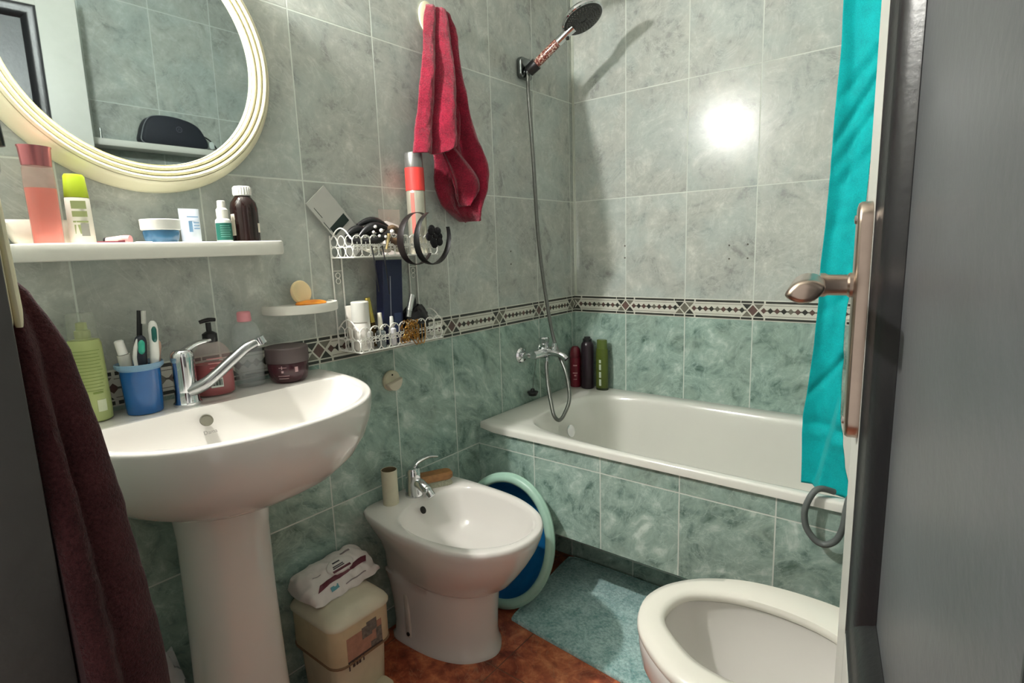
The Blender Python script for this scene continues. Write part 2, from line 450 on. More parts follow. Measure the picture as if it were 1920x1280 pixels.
# inlaid border band: flat inlays on a white strip, one mesh per wall
BW = mat('border_white', (206,206,194), 0.3, var=0.05)
BD = mat('border_dark', (52,54,48), 0.35, var=0.2)
BG = mat('border_grey', (112,110,98), 0.35, var=0.2)
BR = mat('border_brown', (96,74,68), 0.35, var=0.25)
def border(name, P, u_lo, u_hi, u0):
    """P(u, z, h) -> world point; u along the wall, h out of the wall"""
    mb = MB()
    Z0, Z1 = 0.8722, 0.9432; H = Z1 - Z0; zc = (Z0 + Z1) / 2
    def quad(pts, h, mi):
        mb.add([P(u, z, h) for u, z in pts], [tuple(range(len(pts)))], mi)
    def clip(pts):
        out = []
        for side, lim in ((1, u_lo), (-1, u_hi)):
            src = out if side == -1 else pts
            out = []
            for i in range(len(src)):
                a, b = src[i], src[(i+1) % len(src)]
                ia, ib = (a[0]-lim)*side >= 0, (b[0]-lim)*side >= 0
                if ia: out.append(a)
                if ia != ib:
                    t = (lim-a[0])/(b[0]-a[0]); out.append((lim, a[1]+(b[1]-a[1])*t))
        return out
    def poly(pts, h, mi):
        c = clip(pts)
        if len(c) > 2: quad(c, h, mi)
    # base strip with thickness
    a, b = u_lo, u_hi
    v = [P(a,Z0,0.0002),P(b,Z0,0.0002),P(b,Z1,0.0002),P(a,Z1,0.0002),P(a,Z0,0.002),P(b,Z0,0.002),P(b,Z1,0.002),P(a,Z1,0.002)]
    mb.hexa(v, 0)
    h = 0.0024
    k0 = int(math.floor((u_lo-u0)/0.25)) - 1; k1 = int(math.ceil((u_hi-u0)/0.25)) + 1
    bar = 0.0075; inset = 0.0022; hw = 0.040
    for k in range(k0, k1):
        c = u0 + 0.25*k
        for za, zb in ((Z1-inset-bar, Z1-inset), (Z0+inset, Z0+inset+bar)):
            for ua, ub in ((c-hw, c-0.0025), (c+0.0025, c+hw-0.003), (c+hw+0.003, c+0.25-hw-0.003)):
                poly([(ua,za),(ub,za),(ub,zb),(ua,zb)], h, 1)
        # middle zone between the bars
        m0, m1 = Z0+inset+bar+0.0035, Z1-inset-bar-0.0035; mh = (m1-m0)/2
        dw = hw/2; d = 0.0021
        # centre diamond, then the triangles above and below each white crossing
        poly([(c-dw+d*1.3,zc),(c,zc-mh+d*1.3),(c+dw-d*1.3,zc),(c,zc+mh-d*1.3)], h, 3 if k % 2 else 2)
        for s in (-1, 1):
            x = c + s*dw
            for q in (-1, 1):
                poly([(x-dw+d*1.6, zc+q*mh),(x+dw-d*1.6, zc+q*mh),(x, zc+q*d*1.6)], h, 2 if q*s > 0 else 1)
        # row of little diamonds between two crossings
        ua = c + hw/2 + 0.006; ub = c + 0.25 - hw/2 - 0.006; N = 9
        st = (ub-ua)/N
        for i in range(N):
            q = ua + st*(i+0.5); r = 0.0105
            poly([(q-st*0.47,zc),(q,zc-r),(q+st*0.47,zc),(q,zc+r)], h, (3,1,3,1,2,3,1,3,1)[i])
            poly([(q+st*0.30,zc-0.0022),(q+st*0.70,zc-0.0022),(q+st*0.70,zc+0.0022),(q+st*0.30,zc+0.0022)], h, 2)
        for q in (-1, 1):
            zz = zc + q*(mh-0.0035)
            poly([(c+hw,zz-0.0008),(c+0.25-hw,zz-0.0008),(c+0.25-hw,zz+0.0008),(c+hw,zz+0.0008)], h, 2)
    o = mb.build(name, [BW, BD, BG, BR], angle=30)
    return struct(o)
border('trim_3', lambda u, z, h: (h, u, z), YN, -0.0025, -0.0266)
border('trim_4', lambda u, z, h: (u, -h, z), 0.0025, XR, -0.0044)
# small plugged screw holes in the back wall tiles
for x, z in ((0.242,1.150),(0.242,1.102),(0.656,1.140),(0.657,1.092),(0.720,1.142),(0.721,1.093)):
    MB().lathe([(0.0032,0),(0.0032,0.0012),(0.002,0.0018)], (x,0.0,z), 12, (0,-1,0)).build('screw_plug', mat('plug_grey',(84,84,74),0.6), WB)
for y, z in ((-0.444,1.145),(-0.445,1.098)):
    MB().lathe([(0.0030,0),(0.0030,0.0012),(0.002,0.0018)], (0.0,y,z), 12, (1,0,0)).build('screw_plug', mat('plug_grey',(84,84,74),0.6), bpy.data.objects['wall_left'])

# tiled bath front with a toe recess
YA = -0.667
mb = MB()
mb.box((0.0, YA, 0.2163), (XR, YA + 0.012, 0.522))
mb.box((0.0, YA + 0.012, 0.2163), (XR, YA + 0.24, 0.228))
mb.box((0.0, YA + 0.225, 0.0), (XR, YA + 0.24, 0.2163))
struct(mb.build('wall_bath', TILE_BACK, angle=30))

# ------------------------------------------------------------------ bathtub
t = thing('bathtub', 'white enamel bathtub built in behind green tiled front', 'bathtub', (0.75, -0.34, 0.0))
N = 96; c = (0.755, -0.345)
def rim_ring(ins, z): return R3(polar(rrect(0.002+ins, -0.6775+ins, XR-0.002-ins, -0.002-ins, 0.012, 4), c, N), z)
inner = polar(superell(0.735, -0.350, 0.60, 0.278, 5.0, 160), c, N)
# front inner edge runs nearer the front lip at the right
inner = [(x, y - 0.022*max(0, min(1, (x-0.2)/0.35)) * (1 if y < -0.3 else 0)) for x, y in inner]
rings = [rim_ring(0.02, 0.5232), rim_ring(0.0, 0.5235), rim_ring(0.0, 0.541), rim_ring(0.002, 0.5465), rim_ring(0.007, 0.549)]
ir = lambda s, z, dx=0: R3([(c[0]+(x-c[0])*s+dx, c[1]+(y-c[1])*s) for x, y in inner], z)
rings += [R3(lerp_ring([(p.x,p.y) for p in rim_ring(0.007,0)], inner, 0.6), 0.5485), ir(1.012, 0.5475), ir(0.995, 0.543), ir(0.975, 0.52)]
for s, z in ((0.955,0.45),(0.93,0.36),(0.90,0.30),(0.86,0.265),(0.78,0.246),(0.5,0.240),(0.2,0.238)): rings.append(ir(s, z))
MB().loft(rings, False, True).build('shell', ENAMEL, t, angle=55)
MB().lathe([(0.026,0),(0.026,0.003),(0.018,0.004),(0.0175,0.0015),(0.0,0.0012)], (0.33,-0.345,0.2385), 24, caps=True).build('drain', CHROME, t)
MB().lathe([(0.024,0),(0.024,0.004),(0.008,0.007),(0,0.007)], (0.186,-0.345,0.455), 24, (0.97,0,0.24)).build('overflow_cover', CHROME, t)
# ------------------------------------------------------------------ washbasin
YS = -1.59; ZS = 0.862
t = thing('washbasin', 'white porcelain pedestal washbasin under the round mirror', 'washbasin', (0.15, YS, 0.0))
Nn = 96; cs = (0.19, YS)
def dshape(a, b, n=2.5):
    out = []
    for j in range(121):
        th = -pi/2 + pi*j/120
        out.append((0.002 + (b-0.002)*abs(cos(th))**(2/n), YS + a*math.copysign(abs(sin(th))**(2/n), sin(th))))
    # square back corners against the wall, slightly rounded
    return out
rim = polar(dshape(0.306, 0.422), cs, Nn)
def under(s, sb, z):  # s: half width scale, sb: depth scale
    return R3(polar(dshape(0.306*s, 0.422*sb), (0.19*sb, YS), Nn), z)
rings = [under(0.34,0.55,0.668), under(0.48,0.64,0.673), under(0.62,0.74,0.688), under(0.75,0.84,0.712), under(0.87,0.92,0.745), under(0.945,0.965,0.780),
         under(0.985,0.99,0.815), under(0.998,1.0,0.842), R3(rim, 0.853), R3(rim, 0.8585), R3(scale_ring(rim, cs, 0.992), 0.8625), R3(scale_ring(rim, cs, 0.978), 0.863)]
dd = []
for j in range(61):
    th_ = -pi/2 + pi*j/60
    x_ = 0.405*abs(cos(th_))**(2/2.5); y_ = YS + 0.290*math.copysign(abs(sin(th_))**(2/2.5), sin(th_))
    if x_ >= 0.150: dd.append((x_, y_))
e0, e1 = dd[0], dd[-1]
dd = dd + [(0.138, e1[1]-0.012), (0.131, e1[1]-0.045), (0.130, YS+0.10), (0.130, YS), (0.130, YS-0.10), (0.131, e0[1]+0.045), (0.138, e0[1]+0.012)]
bc = (0.262, YS)
bowl = polar(smooth_poly(dd, 3), bc, Nn)
def bw(s, z, dx=0.0): return R3([(bc[0]+(x-bc[0])*s+dx, bc[1]+(y-bc[1])*s) for x, y in bowl], z)
rings += [bw(1.0, 0.862), bw(0.985, 0.857), bw(0.965, 0.847), bw(0.92, 0.822), bw(0.84, 0.79), bw(0.70, 0.762), bw(0.5, 0.745), bw(0.2, 0.738), bw(0.08, 0.737)]
MB().loft(rings, True, True).build('basin', PORC, t, angle=60)
# pedestal column
prs = []
for z, rx, ry, dx in ((0.0,0.100,0.102,0),(0.012,0.101,0.103,0),(0.05,0.094,0.096,0),(0.25,0.087,0.089,0),(0.45,0.083,0.085,0.0),(0.60,0.082,0.085,0.003),(0.70,0.088,0.094,0.006)):
    prs.append(R3(superell(0.136+dx, -1.622, rx, ry, 2.3, 56), z))
MB().loft(prs).build('pedestal', PORC, t, angle=50)
# overflow hole in the back slope of the bowl and maker's mark below it
ov = V((0.1475, -1.632, 0.838)); on = V((0.80, 0.0, 0.60)).normalized()
MB().lathe([(0.0125,-0.002),(0.0125,0.0012),(0.0105,0.0014),(0.0102,0.0004),(0.0,0.0004)], ov, 24, on).build('overflow_hole', mat('overflow_grey',(96,94,80),0.4), t)
text_part('maker_mark', 'Dama', 0.011, (0.1588, -1.632, 0.8155), (0,1,0), (-0.45,0,0.9), mat('mark_grey',(120,116,112),0.6), t)
MB().lathe([(0.022,0),(0.022,0.002),(0.014,0.003),(0.0,0.001)], (0.262, YS, 0.7375), 24).build('drain', CHROME, t)

# basin mixer tap
t = thing('basin_tap', 'chrome single lever tap with long swept up lever on washbasin', 'tap', (0.085, -1.638, ZS))
bx, by = 0.085, -1.638
MB().lathe([(0.026,0.0),(0.026,0.006),(0.023,0.010),(0.0215,0.03),(0.021,0.075),(0.022,0.10),(0.021,0.108),(0.016,0.114),(0.0,0.116)], (bx,by,ZS), 32).build('body', CHROME, t)
MB().tube([(bx+0.012,by+0.002,ZS+0.030),(bx+0.030,by+0.030,ZS+0.045),(bx+0.040,by+0.075,ZS+0.080),(bx+0.045,by+0.108,ZS+0.104),(bx+0.046,by+0.130,ZS+0.113)], [0.013,0.0125,0.0115,0.0105,0.0095], 16, smooth=6).build('spout', mat('brushed_chrome',(168,170,170),0.22,1.0), t)
MB().lathe([(0.012,0),(0.0125,0.004),(0.0125,0.016),(0.010,0.018)], (bx+0.046,by+0.137,ZS+0.124), 20, (0.15,0.35,-1)).build('aerator', CHROME, t)
MB().tube([(bx-0.004,by+0.002,ZS+0.108),(bx-0.006,by+0.03,ZS+0.122),(bx-0.004,by+0.060,ZS+0.126)], [0.012,0.010,0.006], 12, smooth=5, flat=(0.55,1.0)).build('lever', CHROME, t)

# ------------------------------------------------------------------ bidet
t = thing('bidet', 'white porcelain bidet standing by the left wall beside bathtub', 'bidet', (0.25, -1.03, 0.0))
zb = 0.43; cb = (0.26, -1.045); n = 80
outp = smooth_poly([(0.004,-1.12),(0.006,-1.175),(0.03,-1.199),(0.10,-1.216),(0.207,-1.227),(0.351,-1.220),(0.448,-1.182),(0.501,-1.118),(0.516,-1.045),(0.497,-0.975),(0.44,-0.915),(0.332,-0.873),(0.176,-0.863),(0.062,-0.868),(0.012,-0.880),(0.004,-0.91),(0.003,-1.0)], 6)
inp = smooth_poly([(0.105,-1.04),(0.118,-1.12),(0.150,-1.172),(0.21,-1.196),(0.30,-1.199),(0.405,-1.172),(0.474,-1.106),(0.489,-1.045),(0.476,-0.985),(0.425,-0.928),(0.33,-0.896),(0.22,-0.890),(0.150,-0.912),(0.118,-0.96)], 6)
O = polar(outp, cb, n); I = polar(inp, cb, n)
foot = polar(smooth_poly([(0.03,-1.10),(0.04,-1.128),(0.08,-1.136),(0.20,-1.128),(0.29,-1.095),(0.338,-1.035),(0.335,-0.985),(0.29,-0.940),(0.20,-0.920),(0.08,-0.918),(0.035,-0.93),(0.03,-0.97)],6), (0.19,-1.028), n)
fc = (0.19,-1.028)
neck = scale_ring(foot, fc, 1.06, 1.0)
def mixo(t_, z, s=1.0):
    out = []
    for (ax_, ay_), (bx_, by_) in zip(O, neck):
        w = max(0.0, min(1.0, (0.30-ax_)/0.24))
        te = t_ + (1-t_)*w*min(1.0, t_*2.6)*0.75
        out.append((ax_*(1-te)+bx_*te, ay_*(1-te)+by_*te))
    return R3(scale_ring(out, (0.2,-1.03), s), z)
rings = [R3(scale_ring(foot,fc,1.03),0.0), R3(scale_ring(foot,fc,1.03),0.012), R3(scale_ring(foot,fc,0.985),0.02), R3(scale_ring(foot,fc,0.97),0.06), R3(scale_ring(foot,fc,0.99),0.12), R3(scale_ring(foot,fc,1.04),0.19), R3(scale_ring(foot,fc,1.09),0.222),
         mixo(0.80,0.226,1.0), mixo(0.66,0.245), mixo(0.46,0.285), mixo(0.28,0.325), mixo(0.13,0.365), mixo(0.035,0.40), R3(O,0.418), R3(scale_ring(O,cb,0.992),0.427), R3(scale_ring(O,cb,0.975),zb), 
         R3(scale_ring(I,cb,1.03),zb), R3(I,0.427), R3(scale_ring(I,cb,0.97),0.415), R3(scale_ring(I,cb,0.90),0.385), R3(scale_ring(I,cb,0.78),0.345), R3(scale_ring(I,cb,0.55),0.315), R3(scale_ring(I,cb,0.22),0.305), R3(scale_ring(I,cb,0.08),0.303)]
MB().loft(rings, True, True).build('bowl', PORC, t, angle=60)
MB().lathe([(0.011,-0.003),(0.011,0.001),(0,0.001)], (0.128,-1.062,0.407), 20, (0.85,0,0.5), sx=1.0, sy=0.8).build('overflow_hole', DARKHOLE, t)
MB().lathe([(0.02,0),(0.02,0.002),(0.0,0.001)], (0.26,-1.045,0.3035), 24).build('drain', CHROME, t)
MB().rbox((0.100,-1.1385,0.030),(0.122,-1.124,0.17), 0.006, 3, axis='z').build('fixing_slot', mat('slot_shade',(206,200,188),0.4), t)  # solid strip, no groove cut; the groove's shading is put into its colour
MB().lathe([(0.006,0),(0.006,0.003),(0,0.003)], (0.115,-1.1383,0.043), 14, (0,-1,0)).build('bolt', DARKHOLE, t)

t = thing('bidet_tap', 'small chrome single lever tap on the bidet', 'tap', (0.066, -1.038, zb))
MB().lathe([(0.028,0),(0.028,0.005),(0.026,0.012),(0.025,0.04),(0.023,0.062),(0.023,0.078),(0.019,0.086),(0.0,0.089)], (0.066,-1.038,zb), 28).build('body', CHROME, t)
MB().tube([(0.072,-1.038,zb+0.042),(0.095,-1.038,zb+0.040),(0.118,-1.038,zb+0.030)], [0.017,0.016,0.015], 16, smooth=4).build('spout', CHROME, t)
MB().sphere((0.122,-1.038,zb+0.028), 0.0155, 14).lathe([(0.0125,0),(0.0138,0.004),(0.0138,0.021),(0.011,0.023)], (0.124,-1.037,zb+0.026), 18, (0.7,0.05,-0.72)).build('swivel_nozzle', CHROME, t)
MB().tube([(0.062,-1.038,zb+0.083),(0.068,-1.020,zb+0.100),(0.078,-0.985,zb+0.107),(0.086,-0.955,zb+0.100)], [0.015,0.013,0.011,0.007], 12, smooth=6, flat=(0.42,1.0)).build('lever', CHROME, t)

# ------------------------------------------------------------------ toilet
t = thing('toilet', 'white toilet with open cream seat in the right foreground', 'toilet', (1.15, -1.085, 0.0))
ct = (1.06, -1.085); zt = 0.42; n = 80
so = smooth_poly([(0.838,-1.10),(0.845,-1.045),(0.868,-0.998),(0.916,-0.947),(0.993,-0.905),(1.09,-0.889),(1.19,-0.895),(1.285,-0.925),(1.305,-1.0),(1.305,-1.17),(1.285,-1.25),(1.19,-1.280),(1.09,-1.286),(0.99,-1.270),(0.92,-1.232),(0.862,-1.172)],6)
si = smooth_poly([(0.893,-1.095),(0.900,-1.045),(0.928,-1.008),(1.0,-0.975),(1.09,-0.968),(1.17,-0.985),(1.225,-1.03),(1.24,-1.085),(1.225,-1.14),(1.17,-1.19),(1.09,-1.212),(1.0,-1.205),(0.935,-1.165),(0.902,-1.13)],6)
SO = polar(so, ct, n); SI = polar(si, ct, n)
sr = lambda r, s, z: R3(scale_ring(r, ct, s), z)
rings = [sr(SO,0.985,0.398), sr(SO,1.0,0.402), sr(SO,1.0,0.411), sr(SO,0.985,0.4185), R3(lerp_ring(SO,SI,0.35),0.4215), R3(lerp_ring(SO,SI,0.75),0.4205), sr(SI,1.015,0.4165), sr(SI,1.0,0.410), sr(SI,1.0,0.401), sr(SI,1.02,0.398)]
MB().loft(rings + [rings[0]], False, False).build('seat', PORC_W, t, angle=60)
bo = [sr(SO,0.975,0.3965), sr(SO,0.985,0.392), sr(SO,0.985,0.375), sr(SO,0.965,0.34)]
base = polar(rrect(0.97,-1.20,1.36,-0.97,0.10,6), (1.15,-1.085), n)
for f, z in ((0.25,0.29),(0.55,0.22),(0.8,0.16),(0.95,0.10),(1.0,0.02),(1.0,0.0)):
    bo.append(R3(lerp_ring(scale_ring(SO,ct,0.96), base, f), z))
inb = [sr(SI,1.03,0.3965), sr(SI,1.04,0.385), sr(SI,1.02,0.355), sr(SI,0.93,0.31), R3(scale_ring(SI,(1.10,-1.085),0.74),0.26), R3(scale_ring(SI,(1.12,-1.085),0.48),0.21), R3(scale_ring(SI,(1.13,-1.085),0.30),0.17), R3(scale_ring(SI,(1.13,-1.085),0.1),0.165)]
MB().loft(bo[::-1] + inb, True, True).build('bowl', PORC, t, angle=60)
MB().lathe([(0.0,0.0),(1.0,0.0)], (1.12,-1.085,0.212), 40, sx=0.078, sy=0.055, caps=False).build('water', mat('water',(200,206,206),0.03,alpha=0.55), t)
MB().rbox((1.315,-1.27,0.40),(1.498,-0.90,0.76),0.03,5).build('cistern', PORC, t)
MB().rbox((1.306,-1.28,0.7605),(1.498,-0.89,0.785),0.03,5).build('cistern_lid', PORC, t)
MB().rbox((1.284,-1.275,0.425),(1.304,-0.895,0.80),0.04,5,axis='x').build('seat_lid', PORC_W, t)
MB().box((1.30,-1.21,0.10),(1.45,-0.96,0.3995)).build('outlet_block', PORC, t, bevel=0.02)

# ------------------------------------------------------------------ bath mat
mb = MB(); rows = []
mo = smooth_poly([(0.30,-0.872),(0.72,-0.898),(0.86,-0.905),(0.875,-0.890),(0.86,-0.50),(0.845,-0.462),(0.83,-0.455),(0.55,-0.452),(0.27,-0.460),(0.245,-0.475),(0.242,-0.50),(0.282,-0.850)],1)
mo = polar(smooth_poly([(0.292,-0.868),(0.50,-0.885),(0.84,-0.905),(0.870,-0.885),(0.868,-0.70),(0.860,-0.475),(0.84,-0.452),(0.55,-0.450),(0.275,-0.455),(0.246,-0.478),(0.262,-0.66),(0.282,-0.850)],5), (0.56,-0.67), 120)
rings = []
for s, z in ((1.0,0.0005),(1.0,0.008),(0.985,0.012),(0.972,0.0095),(0.96,0.012)): rings.append(R3(scale_ring(mo,(0.56,-0.67),s), z))
for k in range(1, 15): rings.append([V((p.x,p.y,0.012+0.003*noise.noise(V((p.x*9,p.y*9,1))))) for p in R3(scale_ring(mo,(0.56,-0.67),0.96*(1-k/15)),0)])
tag(MB().loft(rings).build('bath_mat', MAT_PILE, at='base', angle=50), 'teal cotton bath mat on the floor in front of bathtub', 'bath mat')

# ------------------------------------------------------------------ oval bowl standing on edge
bC = V((0.200,-0.797,0.2135)); ba, bb = 0.094, 0.285
bn_ = V((sin(ba)*cos(bb), -cos(ba)*cos(bb), sin(bb))); bu_ = bn_.cross(V((0,0,1))).normalized(); bw_ = bu_.cross(bn_)
RA, RB = 0.190, 0.2175
def ov_(r, h, n=64): return [bC + bn_*h + bu_*(RA*r*cos(2*pi*j/n)) + bw_*(RB*r*sin(2*pi*j/n)) for j in range(n)]
t = thing('washing_up_bowl','mint green plastic bowl with blue inside standing on edge behind bidet','bowl',(bC.x,bC.y,0.0))
MB().loft([ov_(0.02,-0.086),ov_(0.62,-0.086),ov_(0.70,-0.080),ov_(0.80,-0.045),ov_(0.875,-0.018),ov_(0.90,-0.012),ov_(0.985,-0.013),ov_(0.998,-0.016),ov_(1.0,-0.008),ov_(0.985,-0.006),ov_(0.978,0.000),ov_(0.945,0.005),ov_(0.89,0.006),ov_(0.855,0.001),ov_(0.848,-0.006),ov_(0.842,-0.010)],True,False).build('outer_shell',mat('mint_plastic',(158,194,176),0.35,var=0.05),t,angle=50)
MB().loft([ov_(0.847,-0.0055),ov_(0.835,-0.012),ov_(0.775,-0.044),ov_(0.66,-0.078),ov_(0.60,-0.082),ov_(0.02,-0.082)],False,True).build('inside_lining',mat('blue_plastic',(6,88,138),0.4,var=0.08),t,angle=50)
# ------------------------------------------------------------------ door
A = V((1.222, -1.362, 0)); D = V((0.166, -0.986, 0)).normalized(); Nn_ = V((-D.y * -1, 0, 0))
Nn_ = V((D.y, -D.x, 0)).normalized()          # room side, towards -x
LW = 0.705; DT = 2.04
def Q(s, h, z): return A + D*s + Nn_*h + V((0,0,z))
t = thing('door_1', 'open white door with dark grey sunk panels and nickel handle', 'door', A + D*LW)
t['kind'] = 'structure'
th = -0.040
def pl(mb, s0, s1, h0, h1, z0, z1, mi=0):
    mb.hexa([Q(s0,h0,z0),Q(s1,h0,z0),Q(s1,h1,z0),Q(s0,h1,z0),Q(s0,h0,z1),Q(s1,h0,z1),Q(s1,h1,z1),Q(s0,h1,z1)], mi)
ST = 0.110
wins = [(0.747, 1.963), (0.16, 0.60)]
mb = MB()
pl(mb, 0, ST, th, 0, 0.008, DT); pl(mb, LW-ST, LW, th, 0, 0.008, DT)
zs = [0.008, 0.16, 0.60, 0.747, 1.963, DT]
for z0, z1 in ((0.008,0.16),(0.60,0.747),(1.963,DT)): pl(mb, ST, LW-ST, th, 0, z0, z1)
mb.build('leaf', DOORW, t, angle=30, bevel=0.0015)
for z0, z1 in wins:
    # mitred bead moulding running round the opening, rounded towards the viewer
    prof = [(0.000,-0.001),(0.004,0.0),(0.008,-0.002),(0.014,-0.0035),(0.022,-0.005),(0.030,-0.009),(0.036,-0.014),(0.040,-0.019),(0.043,-0.0215),(0.043,-0.024),(0.0,-0.024)]
    rings = []
    for a, h in prof:
        rings.append([Q(ST+a,h,z0+a),Q(LW-ST-a,h,z0+a),Q(LW-ST-a,h,z1-a),Q(ST+a,h,z1-a)])
    MB().loft(rings + [rings[0]], False, False).build('moulding', GREYD, t, angle=25)
    mb = MB(); pl(mb, ST+0.02, LW-ST-0.02, -0.032, -0.0222, z0+0.02, z1-0.02)
    mb.build('panel', GREYW, t, angle=30)
# handle set
pr = []
s0, s1, za, zb2 = 0.058, 0.103, 0.952, 1.190
outl = rrect(s0, za, s1, zb2, 0.0215, 8)
for h, ins in ((0.0003,0.0),(0.009,0.0),(0.0115,0.0015),(0.0125,0.005)):
    pr.append([Q(s,h,z) for s,z in scale_ring(outl, (0.0805,1.071), 1-ins/0.0225, 1-ins/0.119)])
hp = MB().loft(pr).build('handle_plate', SATIN, t, angle=50)
for z in (0.969, 1.173):
    MB().lathe([(0.0045,0),(0.004,0.002),(0,0.0026)], Q(0.0805,0.0123,z), 14, Nn_).build('screw', mat('screw_steel',(150,146,140),0.3,1.0), hp)
zc = 1.109
MB().lathe([(0.0125,0),(0.0125,0.003),(0.0105,0.005),(0.0105,0.022),(0.0122,0.025),(0.0122,0.029)], Q(0.0805,0.0123,zc), 24, Nn_).build('handle_neck', SATIN, hp)
# lever grip, leaf shaped in section, running back towards the hinges
rg = []
for s, k in ((0.0670,0.55),(0.0685,0.85),(0.0725,1.0),(0.0965,1.0),(0.1365,1.0),(0.1700,1.0),(0.1780,0.95),(0.1820,0.8),(0.1840,0.5)):
    ring = []
    for j in range(32):
        a = 2*pi*j/32
        u = 0.0165*cos(a); v = 0.0108*sin(a)*(1-0.45*abs(cos(a))**3)
        h = 0.0530 + (u*0.97 + v*0.24)*k; z = zc + 0.001 + (v*0.97 - u*0.24)*k
        ring.append(Q(s, h, z))
    rg.append(ring)
MB().loft(rg).build('lever_grip', SATIN, hp, angle=50)
for z in (0.25, 1.80):
    MB().lathe([(0.007,0),(0.007,0.09)], Q(LW+0.002, 0.004, z), 14, (0,0,1)).build('hinge', SATIN, t)
# ------------------------------------------------------------------ round mirror
MY, MZ = -1.622, 1.566
t = thing('wall_mirror', 'round mirror in ridged cream plastic frame on the left wall', 'mirror', (0.0, MY, MZ))
prof = [(0.273,0.0008),(0.274,0.006),(0.271,0.018),(0.262,0.034),(0.2575,0.040),(0.254,0.0415)]
for k in range(3):      # three rounded ridges stepping in
    r0 = 0.2535 - k*0.0105; hh = 0.0455 - k*0.0035
    prof += [(r0, hh-0.009),(r0-0.0008, hh-0.003),(r0-0.003, hh-0.0005),(r0-0.005, hh),(r0-0.0072, hh-0.0008),(r0-0.0088, hh-0.003),(r0-0.0096, hh-0.009)]
prof += [(0.2215,0.033),(0.2205,0.024),(0.2205,0.0008)]
MB().lathe(prof, (0,MY,MZ), 128, (1,0,0), caps=False).build('frame', CREAM, t, angle=50)
m = bpy.data.materials.new('mirror_silver'); q = NT(m)
q.link(q.ramp(q.noise(q.obj(),3.0),[(0.3,lin((182,193,194))),(0.7,lin((186,197,198)))]), q.b.inputs['Base Color'])
q.b.inputs['Metallic'].default_value = 1.0; q.b.inputs['Roughness'].default_value = 0.015
tt = radians(1.05); ax = V((cos(tt), 0, -sin(tt)))
MB().lathe([(0.0,-0.0005),(0.2212,-0.0005),(0.2212,0.0005),(0.0,0.0005)], (0.026,MY,MZ), 96, ax, caps=False).build('mirror_glass', m, t, angle=30)

# ------------------------------------------------------------------ long white shelf
SZ = 1.189
t = thing('bathroom_shelf', 'long white plastic wall shelf below the round mirror', 'shelf', (0.0, -1.635, SZ-0.03))
outl = rrect(0.0015, -1.872, 0.112, -1.398, 0.028, 6)
outl = [(max(0.0015,x), y) for x,y in outl]
outl = smooth_poly([(0.0015,-1.872),(0.0015,-1.398)],1) if False else outl
cS = (0.056,-1.635)
def sh(ins, z): return R3(scale_ring(outl, cS, 1-ins/0.056, 1-ins/0.237), z)
MB().loft([sh(0.004,SZ-0.0285), sh(0.0015,SZ-0.027), sh(0.0,SZ-0.022), sh(0.0,SZ-0.002), sh(0.0012,SZ+0.0012), sh(0.003,SZ+0.002), sh(0.005,SZ+0.001), sh(0.006,SZ-0.001), sh(0.5*0.056,SZ-0.001)]).build('tray', WPL, t, angle=40)

# ------------------------------------------------------------------ soap dish
t = thing('soap_dish', 'small white half round soap dish shelf on the wall', 'soap dish', (0.0,-1.325,1.03))
half = [(-0.0006,-1.418)] + [(-0.0006+0.098*abs(sin(pi*i/20))**0.75, -1.325-0.093*cos(pi*i/20)) for i in range(21)] + [(-0.0006,-1.232)]
cD = (0.035,-1.325)
hr = lambda s, z: R3([(-0.0006+(x+0.0006)*s, -1.325+(y+1.325)*s) for x,y in half], z)
MB().loft([hr(0.95,1.0165), hr(0.99,1.018), hr(1.0,1.021), hr(1.0,1.037), hr(0.992,1.0390), hr(0.97,1.0388), hr(0.955,1.036), hr(0.3,1.036)]).build('dish', WPL, t, angle=45)
t2 = tag(MB().sphere((0.044,-1.312,1.0385),0.0115,20,sc=(2.6,3.5,0.72)).build('soap_bar', mat('orange_soap',(236,146,44),0.4,var=0.12,sub=0.2), at='base'), 'worn orange soap bar lying on the white soap dish', 'soap')
MB().lathe([(0.029,0),(0.0295,0.004),(0.027,0.008),(0.0,0.009)], (0.026,-1.328,1.066), 28, (1,0.12,0.15), sx=1.0, sy=1.0).build('soap_block', mat('cream_soap',(238,214,168),0.4,var=0.05,sub=0.2), None, at='base')
tag(bpy.data.objects['soap_block'], 'round cream soap disc leaning upright behind the orange soap bar', 'soap')

# ------------------------------------------------------------------ red towel and its hook
t = thing('towel_hook', 'white oval adhesive hook behind the red towel', 'hook', (0.0,-0.803,1.855))
MB().lathe([(0.034,0.0008),(0.034,0.005),(0.029,0.008),(0,0.0085)], (0,-0.815,1.846), 32, (1,0,0), sx=1.30, sy=0.95).build('back_plate', CREAM, t)
MB().tube([(0.004,-0.803,1.845),(0.018,-0.803,1.832),(0.034,-0.803,1.832),(0.040,-0.803,1.846)], [0.007,0.007,0.006,0.005], 10, smooth=5).build('hook_arm', CREAM, t)

